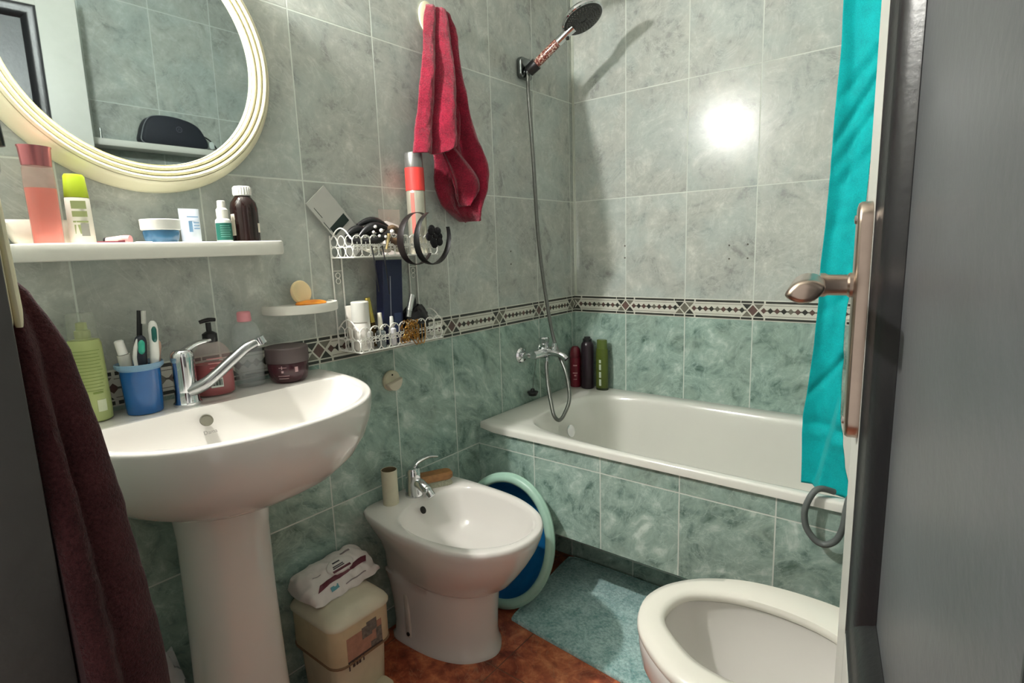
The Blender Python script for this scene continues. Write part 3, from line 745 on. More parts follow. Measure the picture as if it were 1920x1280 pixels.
def smooth_tab(tab, k=6):
    n = len(tab); out = []
    for i in range(n-1):
        p = [tab[min(max(i+d,0),n-1)] for d in (-1,0,1,2)]
        for j in range(k):
            t_ = j/k
            out.append(tuple(0.5*((2*b)+(c-a)*t_+(2*a-5*b+4*c-d)*t_*t_+(3*b-a-3*c+d)*t_**3) for a,b,c,d in zip(*p)))
    return out+[tab[-1]]
def towel_layer(mb, tab, amp, folds, seed, nu=60, nv=90, edge=None, fade=0.35):
    """tab: list of (z, y_near, y_far, x); y_near is the end nearer the door"""
    rows = []; tab = smooth_tab(tab)
    for i in range(nv+1):
        f = i/nv*(len(tab)-1); k = min(int(f), len(tab)-2); g = f-k
        z, a, b, x0 = [tab[k][j]*(1-g)+tab[k+1][j]*g for j in range(4)]
        row = []
        for j in range(nu+1):
            u = j/nu
            y = a+(b-a)*u
            d = 0
            for (c_, w, h, sl) in folds:
                cc = c_ + sl*(i/nv)
                d += h*math.exp(-((u-cc)/w)**2)*(fade+(1-fade)*min(1, i/nv*1.6))
            d += 0.009*noise.noise(V((u*3+seed, z*9, 0.3))) + 0.0026*noise.noise(V((u*26+seed, z*60, 0.3)))
            y += 0.004*noise.noise(V((seed*2, z*14, u*2)))
            zz = z + (edge(u)*(i/nv)**4 if edge else 0)
            row.append(V((x0 + amp*(sin(pi*u)**0.5-1.0)*(0.4+0.6*i/nv) + d, y, zz)))
        rows.append(row)
    mb.grid(rows)
mb = MB()
towel_layer(mb, [(1.868,-0.819,-0.744,0.024),(1.855,-0.821,-0.736,0.030),(1.808,-0.832,-0.724,0.038),(1.744,-0.847,-0.722,0.046),(1.665,-0.858,-0.717,0.056),(1.587,-0.870,-0.706,0.064),(1.509,-0.875,-0.679,0.074),(1.455,-0.868,-0.657,0.078),(1.416,-0.858,-0.641,0.078),(1.377,-0.856,-0.635,0.074),(1.337,-0.847,-0.640,0.068),(1.304,-0.826,-0.666,0.062),(1.280,-0.797,-0.686,0.056),(1.259,-0.754,-0.698,0.050),(1.247,-0.724,-0.703,0.045)],
            0.040, [(0.70,0.17,0.050,-0.02),(0.30,0.14,-0.010,0.05),(0.47,0.06,-0.016,0.08)], 3.0)
towel_layer(mb, [(1.870,-0.838,-0.752,0.034),(1.855,-0.847,-0.745,0.042),(1.795,-0.869,-0.748,0.056),(1.73,-0.892,-0.751,0.070),(1.65,-0.916,-0.760,0.082),(1.572,-0.937,-0.769,0.092),(1.51,-0.954,-0.775,0.098),(1.463,-0.967,-0.781,0.101),(1.435,-0.975,-0.785,0.102)],
            0.026, [(0.16,0.11,0.012,0.0),(0.34,0.055,-0.016,0.0),(0.58,0.16,0.028,0.02),(0.88,0.07,-0.012,0.0)], 9.0,
            edge=lambda u: 0.026*math.exp(-((u-0.72)/0.22)**2)-0.004)
towel_layer(mb, [(1.475,-0.862,-0.800,0.078),(1.440,-0.852,-0.765,0.090),(1.405,-0.838,-0.728,0.100),(1.372,-0.822,-0.700,0.104),(1.342,-0.806,-0.700,0.100),(1.318,-0.790,-0.722,0.092),(1.300,-0.772,-0.748,0.084),(1.292,-0.762,-0.756,0.080)],
            0.034, [(0.15,0.12,-0.020,0.0),(0.6,0.25,0.014,0.0)], 5.0, 30, 30, fade=0.6)
tag(mb.build('hand_towel', RED_TERRY, at='base', angle=80, solid=0.005), 'crumpled red hand towel hanging from a white wall hook', 'towel')

# ------------------------------------------------------------------ cream round cover on wall
t = thing('toilet_roll_holder', 'round cream plastic fitting with lower flap on the wall above bidet', 'wall fitting', (0.0,-1.045,0.779))
MB().lathe([(0.031,-0.0006),(0.031,0.006),(0.028,0.010),(0,0.011)], (0,-1.045,0.779), 32, (1,0,0)).build('disc', mat('aged_cream',(196,192,166),0.5,var=0.05), t)
fl = [V((0.011+0.010*min(1,k/3),-1.045+0.031*cos(a),0.779+0.031*sin(a))) for k,a in ((3,pi+0.2),(3,1.25*pi),(3,1.5*pi),(3,1.75*pi),(3,2*pi+0.1))]
arc = [(0.030*cos(pi*1.08+pi*0.98*i/16), 0.030*sin(pi*1.08+pi*0.98*i/16)) for i in range(17)]
MB().loft([[V((0.0105,-1.045+y,0.779+z)) for y,z in arc],[V((0.020,-1.045+y*0.97,0.779+z*0.97)) for y,z in arc],[V((0.023,-1.045+y*0.85,0.779+z*0.88-0.002)) for y,z in arc]]).build('flap', mat('aged_cream_light',(206,198,178),0.5,var=0.04), t)
MB().lathe([(0.0028,0),(0.0028,0.0008),(0,0.0008)], (0.0105,-1.046,0.797), 10, (1,0,0)).build('screw_hole', DARKHOLE, t)

# ------------------------------------------------------------------ shower set
t = thing('shower_holder', 'dark chrome wall bracket holding the hand shower', 'shower holder', (0.0,-0.335,1.80))
MB().rbox((0.0008,-0.378,1.762),(0.024,-0.306,1.836),0.016,5,axis='x').build('wall_plate', mat('dark_chrome',(120,124,124),0.2,1.0), t)
Bk = V((0.052,-0.344,1.797)); Hd = V((0.240,-0.312,1.922)); ud = (Hd-Bk).normalized()
MB().tube([(0.018,-0.338,1.800),(0.034,-0.342,1.797)], [0.013,0.011], 14).build('arm', mat('dark_chrome',(120,124,124),0.2,1.0), t)
MB().lathe([(0.0150,-0.020),(0.0200,-0.020),(0.0220,0.018),(0.0165,0.018)], Bk, 24, ud).build('cradle', BLACK, t)
t = thing('hand_shower', 'round chrome hand shower with red patterned handle on wall bracket', 'shower head', tuple(Bk))
MB().lathe([(0.0085,-0.030),(0.0115,-0.020),(0.0122,0.020)], Bk, 20, ud).build('lower_sleeve', CHROME, t)
def speck():
    m = bpy.data.materials.new('speckled_handle'); q = NT(m); o = q.obj()
    f = q.noise(o, 190.0, 3.0, 0.6, 0.6)
    q.link(q.ramp(f, [(0.44,(92,40,34)),(0.52,(140,82,70)),(0.60,(206,190,176))]), q.b.inputs['Base Color'])
    q.b.inputs['Roughness'].default_value = 0.2; return m
L0 = (Hd-Bk).length
MB().lathe([(0.0140,0.018),(0.0158,0.03),(0.0158,0.10),(0.0145,0.118)], Bk, 20, ud).build('handle', speck(), t)
MB().lathe([(0.0145,0.118),(0.0150,0.122),(0.0148,L0-0.065),(0.0175,L0-0.04)], Bk, 20, ud).build('collar', CHROME, t)
fn = V((0.443,-0.007,-0.897)).normalized()
MB().lathe([(0.0,-0.026),(0.034,-0.024),(0.062,-0.016),(0.0735,-0.004),(0.0745,0.004),(0.0715,0.0075),(0.068,0.0075)], Hd, 56, fn, caps=False).build('head_shell', CHROME, t)
hf = MB().lathe([(0.0695,0.0045),(0.0695,0.008),(0.066,0.0095),(0.012,0.0095),(0.0105,0.0075),(0.0,0.0075)], Hd, 48, fn, caps=False).build('spray_face', mat('spray_black',(34,34,34),0.35), t)
mb = MB(); qq = V((0,0,1)).rotation_difference(fn).to_matrix()
for r, k in ((0.018,10),(0.026,15),(0.034,20),(0.042,25),(0.050,30),(0.059,36)):
    for i in range(k):
        a = 2*pi*i/k + r*40
        mb.lathe([(0.0017,0.0),(0.0014,0.0022),(0,0.0024)], Hd + qq@V((r*cos(a), r*sin(a), 0.0093)), 6, fn)
mb.build('nozzles', mat('nozzle_grey',(88,86,80),0.5), hf)['kind'] = 'stuff'
MB().tube([Hd - ud*0.070 + fn*0.008, Hd - ud*0.075 + fn*0.020], 0.006, 10).build('mode_button', BLACK, t)

hose = [Bk - ud*0.026, (0.034,-0.352,1.755), (0.030,-0.345,1.70),(0.034,-0.332,1.48),(0.044,-0.325,1.18),(0.062,-0.300,0.92),(0.086,-0.290,0.78),(0.150,-0.315,0.675),(0.190,-0.355,0.590),(0.196,-0.400,0.540),(0.192,-0.430,0.522),(0.180,-0.445,0.540),(0.158,-0.430,0.575),(0.120,-0.395,0.640),(0.092,-0.362,0.695),(0.084,-0.347,0.718)]
tag(MB().tube(hose, 0.0072, 10, smooth=10).build('shower_hose', GREY_HOSE, at='base', angle=60), 'grey metal shower hose hanging from bracket and looping to the bath tap', 'hose')

t = thing('bath_tap', 'chrome wall mounted bath mixer tap above the tub', 'tap', (0.0,-0.33,0.755))
for y in (-0.405,-0.262):
    MB().lathe([(0.031,0.001),(0.031,0.004),(0.026,0.011),(0.016,0.014)], (0,y,0.745), 28, (1,0,0)).build('rosette', CHROME, t)
    MB().tube([(0.010,y,0.745),(0.034,y,0.747),(0.058,y+(0.012 if y<-0.33 else -0.012),0.750)], [0.012,0.0125,0.0145], 14, smooth=4).build('union', CHROME, t)
MB().lathe([(0.016,-0.078),(0.018,-0.07),(0.0185,-0.03),(0.022,-0.015),(0.022,0.015),(0.0185,0.03),(0.018,0.07),(0.016,0.078)], (0.064,-0.333,0.751), 24, (0,1,0)).build('body', CHROME, t)
MB().tube([(0.070,-0.333,0.752),(0.100,-0.330,0.752),(0.140,-0.326,0.744),(0.160,-0.324,0.730)], [0.015,0.013,0.0115,0.0105], 16, smooth=6).build('spout', CHROME, t)
MB().lathe([(0.017,0.0),(0.017,0.018),(0.020,0.022),(0.020,0.040),(0.015,0.045),(0,0.046)], (0.064,-0.333,0.766), 8, (0,0,1)).build('handle', CHROME, t, angle=20)
MB().lathe([(0.006,0),(0.006,0.016),(0.0095,0.018),(0.0095,0.03),(0,0.031)], (0.108,-0.329,0.760), 16, (0,0,1)).build('diverter_knob', CHROME, t)
MB().lathe([(0.009,0),(0.009,0.028),(0.0075,0.03)], (0.082,-0.345,0.735), 16, (0.05,0,-1)).build('hose_outlet', CHROME, t)
t = thing('bath_plug', 'black rubber bath plug dangling from the bath tap', 'bath plug', (0.022,-0.372,0.575))
MB().lathe([(0.0,0.0),(0.016,0.001),(0.021,0.012),(0.0225,0.014),(0.021,0.017),(0.010,0.019),(0.007,0.028),(0.0,0.029)], (0.026,-0.366,0.578), 28).build('stopper', BLACK, t)
mb = MB()
for i in range(46):
    z = 0.606 + i*0.0030
    mb.ringtorus((0.026+0.0003*i,-0.366+0.0003*i,z), 0.0018, 0.0005, (1,0,0) if i%2 else (0,1,0), 6, 4, sx=1.0, sy=1.0)
mb.build('chain', mat('dull_chain',(96,104,98),0.4,0.8), t)

# bottles in the tub corner
def lathe_bottle(name, label, cat, c, parts, grp=None, sx=1, sy=1, rot=0, n=28):
    t = thing(name, label, cat, c, grp)
    for pn, prof, m in parts: MB().lathe([(r,h) for r,h in prof], c, n, sx=sx, sy=sy, rot=rot).build(pn, m, t, angle=40)
    return t
TZ = 0.5485
t = lathe_bottle('shampoo_bottle','dark red shampoo bottle with rounded top in tub corner','bottle',(0.030,-0.052,TZ),[
    ('body',[(0.022,0),(0.0245,0.004),(0.0245,0.12),(0.024,0.13)],mat('dark_red_plastic',(112,22,40),0.25)),
    ('cap',[(0.0245,0.1305),(0.0242,0.150),(0.020,0.168),(0.012,0.178),(0,0.180)],mat('dark_red_cap',(96,16,34),0.3))])
mb = MB(); patch(mb,(0.030,-0.052),0.0246,TZ+0.095,TZ+0.100,-82,-42); mb.build('upper_print', mat('pale_print',(186,120,130),0.5), t)
mb = MB()
for z0,z1,a in ((0.062,0.066,24),(0.035,0.038,18),(0.050,0.056,10)): patch(mb,(0.030,-0.052),0.0246,TZ+z0,TZ+z1,-62-a,-62+a)
mb.build('label_print', mat('pale_print',(186,120,130),0.5), t)
lathe_bottle('shampoo_bottle','tall black shampoo bottle with stepped cap in tub corner','bottle',(0.090,-0.050,TZ),[
    ('body',[(0.024,0),(0.0275,0.004),(0.0275,0.185),(0.025,0.196),(0.020,0.203)],mat('black_aubergine',(34,20,30),0.3)),
    ('cap',[(0.0195,0.203),(0.0195,0.215),(0.014,0.218),(0.013,0.224),(0,0.225)],BLACK)])
t = thing('shampoo_bottle','olive green shampoo bottle with white label in tub corner','bottle',(0.158,-0.045,TZ))
OL = mat('olive_plastic',(78,92,32),0.3,alpha=0.93)
MB().lathe([(0.021,0),(0.0235,0.004),(0.0235,0.15),(0.0225,0.172),(0.0215,0.178)],(0.158,-0.045,TZ),32,sx=1.15,sy=0.75,rot=0.15).build('body',OL,t)
MB().lathe([(0.0205,0.178),(0.0210,0.181),(0.0200,0.214),(0.018,0.216),(0,0.216)],(0.158,-0.045,TZ),32,sx=1.1,sy=0.75,rot=0.15).build('cap',mat('olive_cap',(84,100,44),0.35),t)
MB().lathe([(0.0226,0),(0.0239,0.003),(0.0239,0.010)],(0.158,-0.045,TZ),32,sx=1.15,sy=0.75,rot=0.15).build('base_band',mat('deep_green',(34,44,18),0.4),t)
mb = MB()
for z0,z1 in ((0.020,0.048),(0.055,0.080),(0.088,0.112),(0.118,0.132)): patch(mb,(0.158,-0.045),0.0237,TZ+z0,TZ+z1,-125,-80,sx=1.15,sy=0.75)
mb.build('label_print', mat('pale_label',(178,188,170),0.5), t)

# ------------------------------------------------------------------ shower curtain, its rail and the grey tube
tag(MB().tube([(0.0015,-0.60,2.02),(XR-0.0015,-0.60,2.02)],0.0125,14).build('curtain_rail', WPL, at='base'),'white shower curtain rail spanning above the bathtub','rail')
tab = [(2.005,1.064,1.156),(1.66,1.068,1.150),(1.50,1.066,1.146),(1.36,1.062,1.142),(1.21,1.058,1.136),(1.09,1.052,1.122),(1.00,1.052,1.114),(0.90,1.048,1.112),(0.80,1.040,1.114),(0.72,1.032,1.122),(0.62,1.034,1.136),(0.545,1.036,1.156)]
rows = []
for i in range(141):
    f = i/140*(len(tab)-1); k = min(int(f), len(tab)-2); g = f-k
    z,a,b = [tab[k][j]*(1-g)+tab[k+1][j]*g for j in range(3)]
    row = []
    for j in range(49):
        u = j/48
        y = -0.600 + 0.010*sin(u*pi*1.2+0.3) + 0.005*noise.noise(V((u*3,z*6,2)))
        # creases running down across the cloth
        for zc_, h_, sl_ in ((1.48,0.010,0.10),(1.40,0.012,0.14),(1.34,0.010,0.12),(1.28,0.008,0.08),(1.18,0.005,0.02),(0.985,0.006,0.05),(0.80,0.012,0.10),(0.70,0.008,0.0),(0.675,-0.006,0.0)):
            q_ = z-(zc_+sl_*(u-0.3)); y += h_*math.exp(-(q_/0.016)**2)*(0.3+0.7*u)*(1 if q_ < 0 else 1.2)
        if z < 0.80:                      # a loose fold swings forward at the lower right
            e_ = u-(0.95-0.75*((0.80-z)/0.255)); y -= 0.034*max(0,min(1,e_*7))*min(1,(0.80-z)/0.06)
        row.append(V((a+(b-a)*u + 0.003*noise.noise(V((u*2,z*8,4))), y, z)))
    rows.append(row)
t = thing('shower_curtain','turquoise fabric shower curtain gathered at the right end of bathtub','curtain',(1.10,-0.60,0.56))
MB().grid(rows).build('fabric', TEAL_CLOTH, t, angle=70, solid=0.0012)
mb = MB()
for u in (0.02,0.35,0.68,0.98):
    MB().ringtorus((1.06+0.09*u,-0.60,2.012),0.022,0.0022,(1,0.15,0),24,6).build('ring', WPL, t)
tube = [(1.118,-0.655,0.562),(1.092,-0.678,0.572),(1.078,-0.694,0.560),(1.066,-0.700,0.520),(1.070,-0.700,0.480),(1.090,-0.700,0.452),(1.112,-0.700,0.446),(1.134,-0.700,0.464),(1.146,-0.700,0.500),(1.150,-0.698,0.545),(1.156,-0.688,0.572),(1.175,-0.655,0.566)]
tag(MB().tube(tube,0.0075,12,smooth=8).build('rubber_tube', GREY_RUB, at='base', angle=60),'grey rubber tube looped over the bathtub rim below curtain','tube')

# ------------------------------------------------------------------ right wall shelf with wash bag (seen in the mirror)
t = thing('wall_shelf','white shelf on the right wall reflected in the mirror','shelf',(XR,-1.06,1.555))
MB().rbox((XR-0.11,-1.325,1.556),(XR-0.001,-0.80,1.582),0.008,4).build('board', WPL, t)
for y in (-1.26,-0.86): MB().lathe([(0.004,0),(0.004,0.05),(0,0.052)],(XR-0.02,y,1.582),12).build('peg', CHROME, t)
t = thing('wash_bag','black rounded wash bag with grey piping reflected in the mirror','bag',(XR-0.06,-1.0,1.582))
prof = smooth_poly([(-1.128,0.003),(-1.132,0.05),(-1.110,0.098),(-1.075,0.116),(-1.00,0.117),(-0.93,0.100),(-0.895,0.065),(-0.882,0.004),(-1.0,0.0015)],6)
cb_ = (-1.0,0.05)
def bagr(s, x): return [V((x,cb_[0]+(y-cb_[0])*s,1.582+0.0015+max(0,cb_[1]+(z-cb_[1])*s-0.0015) if s>=1 else 1.582+0.002+(cb_[1]+(z-cb_[1])*s)*1.0)) for y,z in prof]
MB().loft([bagr(0.90,XR-0.098),bagr(0.97,XR-0.094),bagr(1.0,XR-0.085),bagr(1.0,XR-0.035),bagr(0.95,XR-0.02),bagr(0.8,XR-0.015)]).build('body', mat('navy_black_nylon',(34,37,46),0.7,bump=0.2), t, angle=60)
ring = bagr(1.0,XR-0.0865)
MB().tube(ring+[ring[0]],0.0022,6).build('piping', mat('bag_piping',(120,124,128),0.6), t)
mb = MB(); mb.ringtorus((XR-0.0985,-0.995,1.652),0.011,0.0012,(1,0,0),24,6); mb.tube([(XR-0.0985,-1.000,1.648),(XR-0.0985,-0.995,1.657),(XR-0.0985,-0.989,1.650)],0.001,6)
mb.build('round_emblem', mat('emblem_grey',(92,94,106),0.5), t)
MB().tube([(XR-0.075,-0.888,1.640),(XR-0.078,-0.862,1.625),(XR-0.078,-0.838,1.596),(XR-0.078,-0.845,1.586),(XR-0.075,-0.880,1.588)],0.003,8,smooth=6).build('wrist_strap', BLACKF, t)
MB().lathe([(0.014,0),(0.015,0.002),(0.014,0.004)],(XR-0.084,-0.858,1.604),20,(1,0,0),sx=1.1,sy=0.8).build('zip_pull', mat('pale_tag',(206,214,210),0.4), t)

# ------------------------------------------------------------------ dark casing hook and burgundy towel (left foreground)
t = thing('coat_hook','white plastic hook on the dark door casing holding burgundy towel','hook',(0.655,YN+0.012,1.15))
MB().rbox((0.638,YN+0.0122,1.10),(0.670,YN+0.0155,1.28),0.014,5,axis='y').build('back_plate', CREAM, t)
MB().tube([(0.655,YN+0.0190,1.275),(0.657,YN+0.0192,1.200),(0.658,YN+0.0195,1.150),(0.659,YN+0.0200,1.118),(0.659,YN+0.0205,1.103)],[0.003,0.0054,0.0060,0.0056,0.0030],18,smooth=8,flat=(2.0,0.78)).build('hook_arm', CREAM, t)
rows = []
def yr(z):
    tabz = [(1.157,-1.984),(1.148,-1.973),(1.135,-1.961),(1.114,-1.951),(1.077,-1.938),(1.015,-1.931),(0.931,-1.921),(0.834,-1.913),(0.751,-1.9065),(0.674,-1.9055),(0.50,-1.9045),(0.35,-1.907)]
    for (za,ya),(zb_,yb) in zip(tabz,tabz[1:]):
        if z >= zb_: 
            g=(za-z)/(za-zb_); return ya+(yb-ya)*g
    return tabz[-1][1]
for i in range(70):
    f = i/69; z = 1.156-0.794*f
    row = []
    hw = 0.026+0.088*min(1,f*2.2)
    n_ = 72
    for j in range(n_):
        a = 2*pi*j/n_
        cx, sy_ = cos(a), sin(a)
        x = 0.600 + 0.016*(1-f) + hw*cx + (0.011*sin(sy_*7.5+1.2+f*1.5)*min(1,f*4+0.2) if cx > 0 and sy_ > 0 else 0)
        depth = (yr(z)-(YN+0.0117))
        fold = 0.80+0.20*cos(a*5+0.4+f*0.8)*min(1,f*4+0.25)
        y = (YN+0.0117) + depth*(max(0,sy_)**0.55)*(fold if sy_>0 else 1) 
        y += 0.0025*noise.noise(V((x*40,z*40,0)))*(1 if sy_>0.1 else 0)
        row.append(V((x,y,z)))
    rows.append(row)
tag(MB().loft(rows).build('bath_towel', PLUM_TERRY, at='base', angle=80),'burgundy bath towel hanging in the left foreground beside washbasin','towel')
# small things hung on the casing just above the coat hook
t = thing('key_hook','small cream peg on the dark casing above the coat hook','hook',(0.62,YN+0.012,1.305))
MB().tube([(0.62,YN+0.0121,1.306),(0.62,YN+0.034,1.304),(0.62,YN+0.038,1.312)],0.0028,10,smooth=4).build('peg',CREAM,t)
t = thing('hair_clip','black hair clip hanging from the peg at the left edge','hair clip',(0.62,YN+0.034,1.258))
MB().tube([(0.62,YN+0.030,1.2995),(0.622,YN+0.034,1.285),(0.622,YN+0.037,1.262)],[0.0035,0.0048,0.0032],10,smooth=5,flat=(1.6,0.9)).build('blade',BLACK,t)
MB().ringtorus((0.62,YN+0.0325,1.3035),0.0042,0.0012,(1,0,0),16,6).build('ring',CHROME,t)
t = thing('clear_pouch','small clear plastic pouch hanging below the black hair clip','pouch',(0.60,YN+0.026,1.235))
MB().rbox((0.596,YN+0.0117,1.236),(0.604,YN+0.038,1.262),0.009,5,axis='x').build('pouch',mat('clear_vinyl',(206,212,208),0.08,alpha=0.3),t)
MB().tube([(0.60,YN+0.028,1.262),(0.61,YN+0.030,1.285),(0.619,YN+0.0305,1.3005)],0.0006,6).build('thread',mat('clear_vinyl',(206,212,208),0.08,alpha=0.3),t)
# ------------------------------------------------------------------ things on the washbasin
def clear(name, col, a, rough=0.08): return mat(name, col, rough, alpha=a, var=0.02)
DZ_ = 0.8632
# lime pump bottle
c = (0.046,-1.786,DZ_); 
t = thing('lotion_bottle','lime green lotion bottle with clear pump cap beside the burgundy towel','bottle',c)
LIME = mat('lime_plastic',(170,182,118),0.4,var=0.04)
MB().lathe([(0.024,0),(0.0275,0.003),(0.0285,0.02),(0.0275,0.10),(0.0265,0.145),(0.024,0.153),(0.012,0.156)],c,32).build('body',LIME,t)
MB().lathe([(0.0125,0.156),(0.0125,0.170),(0.009,0.172),(0.0085,0.185),(0.0,0.187)],c,24).build('pump_neck',mat('lime_neck',(160,170,104),0.4),t)
MB().lathe([(0.0225,0.1545),(0.0230,0.160),(0.0215,0.200),(0.019,0.203),(0,0.2035)],c,28).build('clear_cap',clear('clear_cap_plastic',(200,206,190),0.20),t)
mb = MB()
for k in range(13): patch(mb,c,0.0290,DZ_+0.060+k*0.0062,DZ_+0.0611+k*0.0062,-62,24+(k*7%11))
for a0,a1,z in ((-60,-38,0.050),(-10,22,0.054),(-50,-22,0.040),(-66,-56,0.044),(-52,-30,0.031)): patch(mb,c,0.0291,DZ_+z,DZ_+z+0.0035,a0,a1)
mb.build('label_print',mat('green_print',(118,138,62),0.5),t)
MB()
mb = MB(); patch(mb,c,0.0290,DZ_+0.020,DZ_+0.042,-2,28); mb.build('barcode_patch',mat('barcode_pale',(206,214,180),0.5),t)
c = (0.020,-1.826,DZ_)
MBt = MB().rbox((0.006,-1.842,DZ_),(0.030,-1.815,DZ_+0.165),0.008,4).build('lotion_tube',mat('cream_tube',(226,228,196),0.4),at='base')
tag(MBt,'slim cream tube standing behind the lime green lotion bottle','tube')
# blue cup with toothbrushes
c = (0.066,-1.709,DZ_)
t = thing('toothbrush_cup','translucent blue plastic cup holding toothbrushes on washbasin','cup',c)
BLUEC = mat('blue_cup_plastic',(28,92,156),0.16,alpha=0.90,var=0.05)
MB().lathe([(0.0,0.0005),(0.0305,0.0005),(0.0315,0.004),(0.0350,0.088),(0.0355,0.090),(0.0335,0.090),(0.0300,0.005),(0.0,0.004)],c,40,caps=False).build('cup',BLUEC,t)
MB().lathe([(0.0356,0.086),(0.0410,0.091),(0.0415,0.098),(0.0400,0.099),(0.0345,0.092),(0.0345,0.088)],c,40,caps=False).build('rim',mat('pale_blue_rim',(128,164,190),0.3,alpha=0.85),t)
# toothbrushes standing handle up or head up in the cup
TEALG = mat('teal_inlay',(54,168,142),0.3); WHT = mat('brush_white',(226,226,220),0.3); BRIS = mat('bristle_pale',(214,214,206),0.7,bump=0.6)
NAVY = mat('brush_navy',(28,34,48),0.35)
VD = V((0.96,-0.28,0))
def brush(label, foot, top, r, grip, window, edge, bow=0.0):
    t = thing('toothbrush',label,'toothbrush',foot,'toothbrushes in the blue cup')
    f = V(foot); h = V(top); d = (h-f); sd = V((0.28,0.96,0))
    P_ = lambda s, o=0, q=0: f + d*s + sd*(o+bow*sin(pi*s)) + VD*q
    MB().tube([P_(0),P_(0.3),P_(0.45),P_(0.6),P_(0.75),P_(0.9),P_(0.97),P_(1.0)],[0.0035,0.004,0.0065,r,r*0.92,r,r*0.8,r*0.3],16,smooth=4).build('handle',grip,t)
    if window: MB().tube([P_(0.76,0.001,r*0.62),P_(0.80,0.001,r*0.75),P_(0.90,0.001,r*0.75),P_(0.94,0.001,r*0.55)],[r*0.3,r*0.55,r*0.55,r*0.25],12,smooth=3).build('thumb_window',window,t)
    if edge: MB().tube([P_(0.46,-r*0.5,r*0.5),P_(0.58,-r*0.75,r*0.62),P_(0.72,-r*0.95,r*0.45),P_(0.86,-r*0.75,r*0.62),P_(0.96,-r*0.45,r*0.5)],[r*0.22,r*0.36,r*0.36,r*0.36,r*0.2],10,smooth=4).build('grip_edge',edge,t)
    return t
brush('thick dark toothbrush handle with white curved edge and teal window',(0.078,-1.716,DZ_+0.008),(0.078,-1.704,DZ_+0.152),0.0105,NAVY,TEALG,WHT)
brush('thick white toothbrush handle with dark teal window, tallest thick one',(0.082,-1.702,DZ_+0.008),(0.084,-1.682,DZ_+0.178),0.0085,WHT,mat('dark_teal',(20,92,84),0.3),None,0.004)
brush('pale pink toothbrush handle low at the right of the cup',(0.060,-1.690,DZ_+0.008),(0.066,-1.673,DZ_+0.138),0.0085,mat('pale_pink_plastic',(206,168,148),0.35),None,None)
t = thing('toothbrush','slim black toothbrush with pale bristles rising at the back of cup','toothbrush',(0.052,-1.704,DZ_+0.008),'toothbrushes in the blue cup')
MB().tube([(0.052,-1.706,DZ_+0.008),(0.054,-1.700,DZ_+0.12),(0.055,-1.692,DZ_+0.198)],[0.005,0.005,0.0045],12,smooth=5).build('handle',BLACK,t)
MB().tube([(0.0585,-1.689,DZ_+0.172),(0.0590,-1.687,DZ_+0.197)],0.0055,10,flat=(1,0.8)).build('bristles',BRIS,t)

t = thing('toothpaste_tube','small white capped tube leaning out of the blue cup','tube',(0.070,-1.728,DZ_+0.007))
MB().tube([(0.070,-1.722,DZ_+0.008),(0.068,-1.733,DZ_+0.118)],[0.008,0.0115],14,flat=(0.8,1)).build('body',mat('tube_clear_white',(206,206,196),0.4,alpha=0.8),t)
MB().lathe([(0.0075,0),(0.0085,0.001),(0.0080,0.026),(0.006,0.028),(0,0.028)],(0.068,-1.7335,DZ_+0.1185),18,(-0.02,-0.16,1)).build('cap',WHT,t)
# hand soap
c = (0.052,-1.566,DZ_)
t = thing('soap_dispenser','red liquid hand soap bottle with black pump behind the tap','bottle',c)
sxy = dict(sx=1.25, sy=0.8, rot=radians(75))
MB().lathe([(0.027,0.0),(0.0305,0.004),(0.0315,0.02),(0.0305,0.075),(0.027,0.098),(0.018,0.112),(0.0125,0.116)],c,36,**sxy).build('bottle',clear('soap_clear',(206,176,172),0.20),t)
MB().lathe([(0.026,0.002),(0.0292,0.005),(0.0302,0.02),(0.0295,0.070),(0.0,0.0705)],c,36,**sxy).build('liquid_soap',mat('red_soap',(150,24,40),0.3,alpha=0.95),t)
MB().lathe([(0.014,0.1165),(0.0148,0.118),(0.0148,0.134),(0.009,0.138),(0.0055,0.140),(0.0055,0.158),(0,0.158)],c,24).build('pump_collar',BLACK,t)
MB().tube([(c[0]-0.005,c[1]-0.016,DZ_+0.160),(c[0],c[1],DZ_+0.164),(c[0]+0.004,c[1]+0.014,DZ_+0.163)],[0.0055,0.0068,0.0055],10,smooth=4,flat=(0.7,1.1)).build('pump_head',BLACK,t)
sd_ = V((cos(radians(-22)),sin(radians(-22)),0)); 
def flatlabel(mb,c,dist,ang,w,z0,z1,mi=0,t_=0.0006,off=0):
    d = V((cos(radians(ang)),sin(radians(ang)),0)); s = V((-d.y,d.x,0)); o = V((c[0],c[1],0))+d*dist
    P_ = lambda a,h,z: o+s*(a+off)+d*h+V((0,0,z))
    mb.hexa([P_(-w/2,0,z0),P_(w/2,0,z0),P_(w/2,t_,z0),P_(-w/2,t_,z0),P_(-w/2,0,z1),P_(w/2,0,z1),P_(w/2,t_,z1),P_(-w/2,t_,z1)],mi)
mb = MB(); flatlabel(mb,c,0.0248,-15,0.024,DZ_+0.020,DZ_+0.040); o = mb.build('barcode_label',mat('label_white',(206,212,204),0.5),t)
mb = MB()
for k in range(11): flatlabel(mb,c,0.0254,-15,0.0010+0.0006*(k%3),DZ_+0.024,DZ_+0.037,off=-0.0095+k*0.0019,t_=0.0003)
mb.build('barcode_bars',mat('bar_black',(52,62,58),0.6),o)
mb = MB()
for k in range(4): flatlabel(mb,c,0.0250,-15,0.030-0.004*k,DZ_+0.082-k*0.010,DZ_+0.084-k*0.010)
mb.build('label_print',mat('pink_print',(196,134,134),0.5),t)
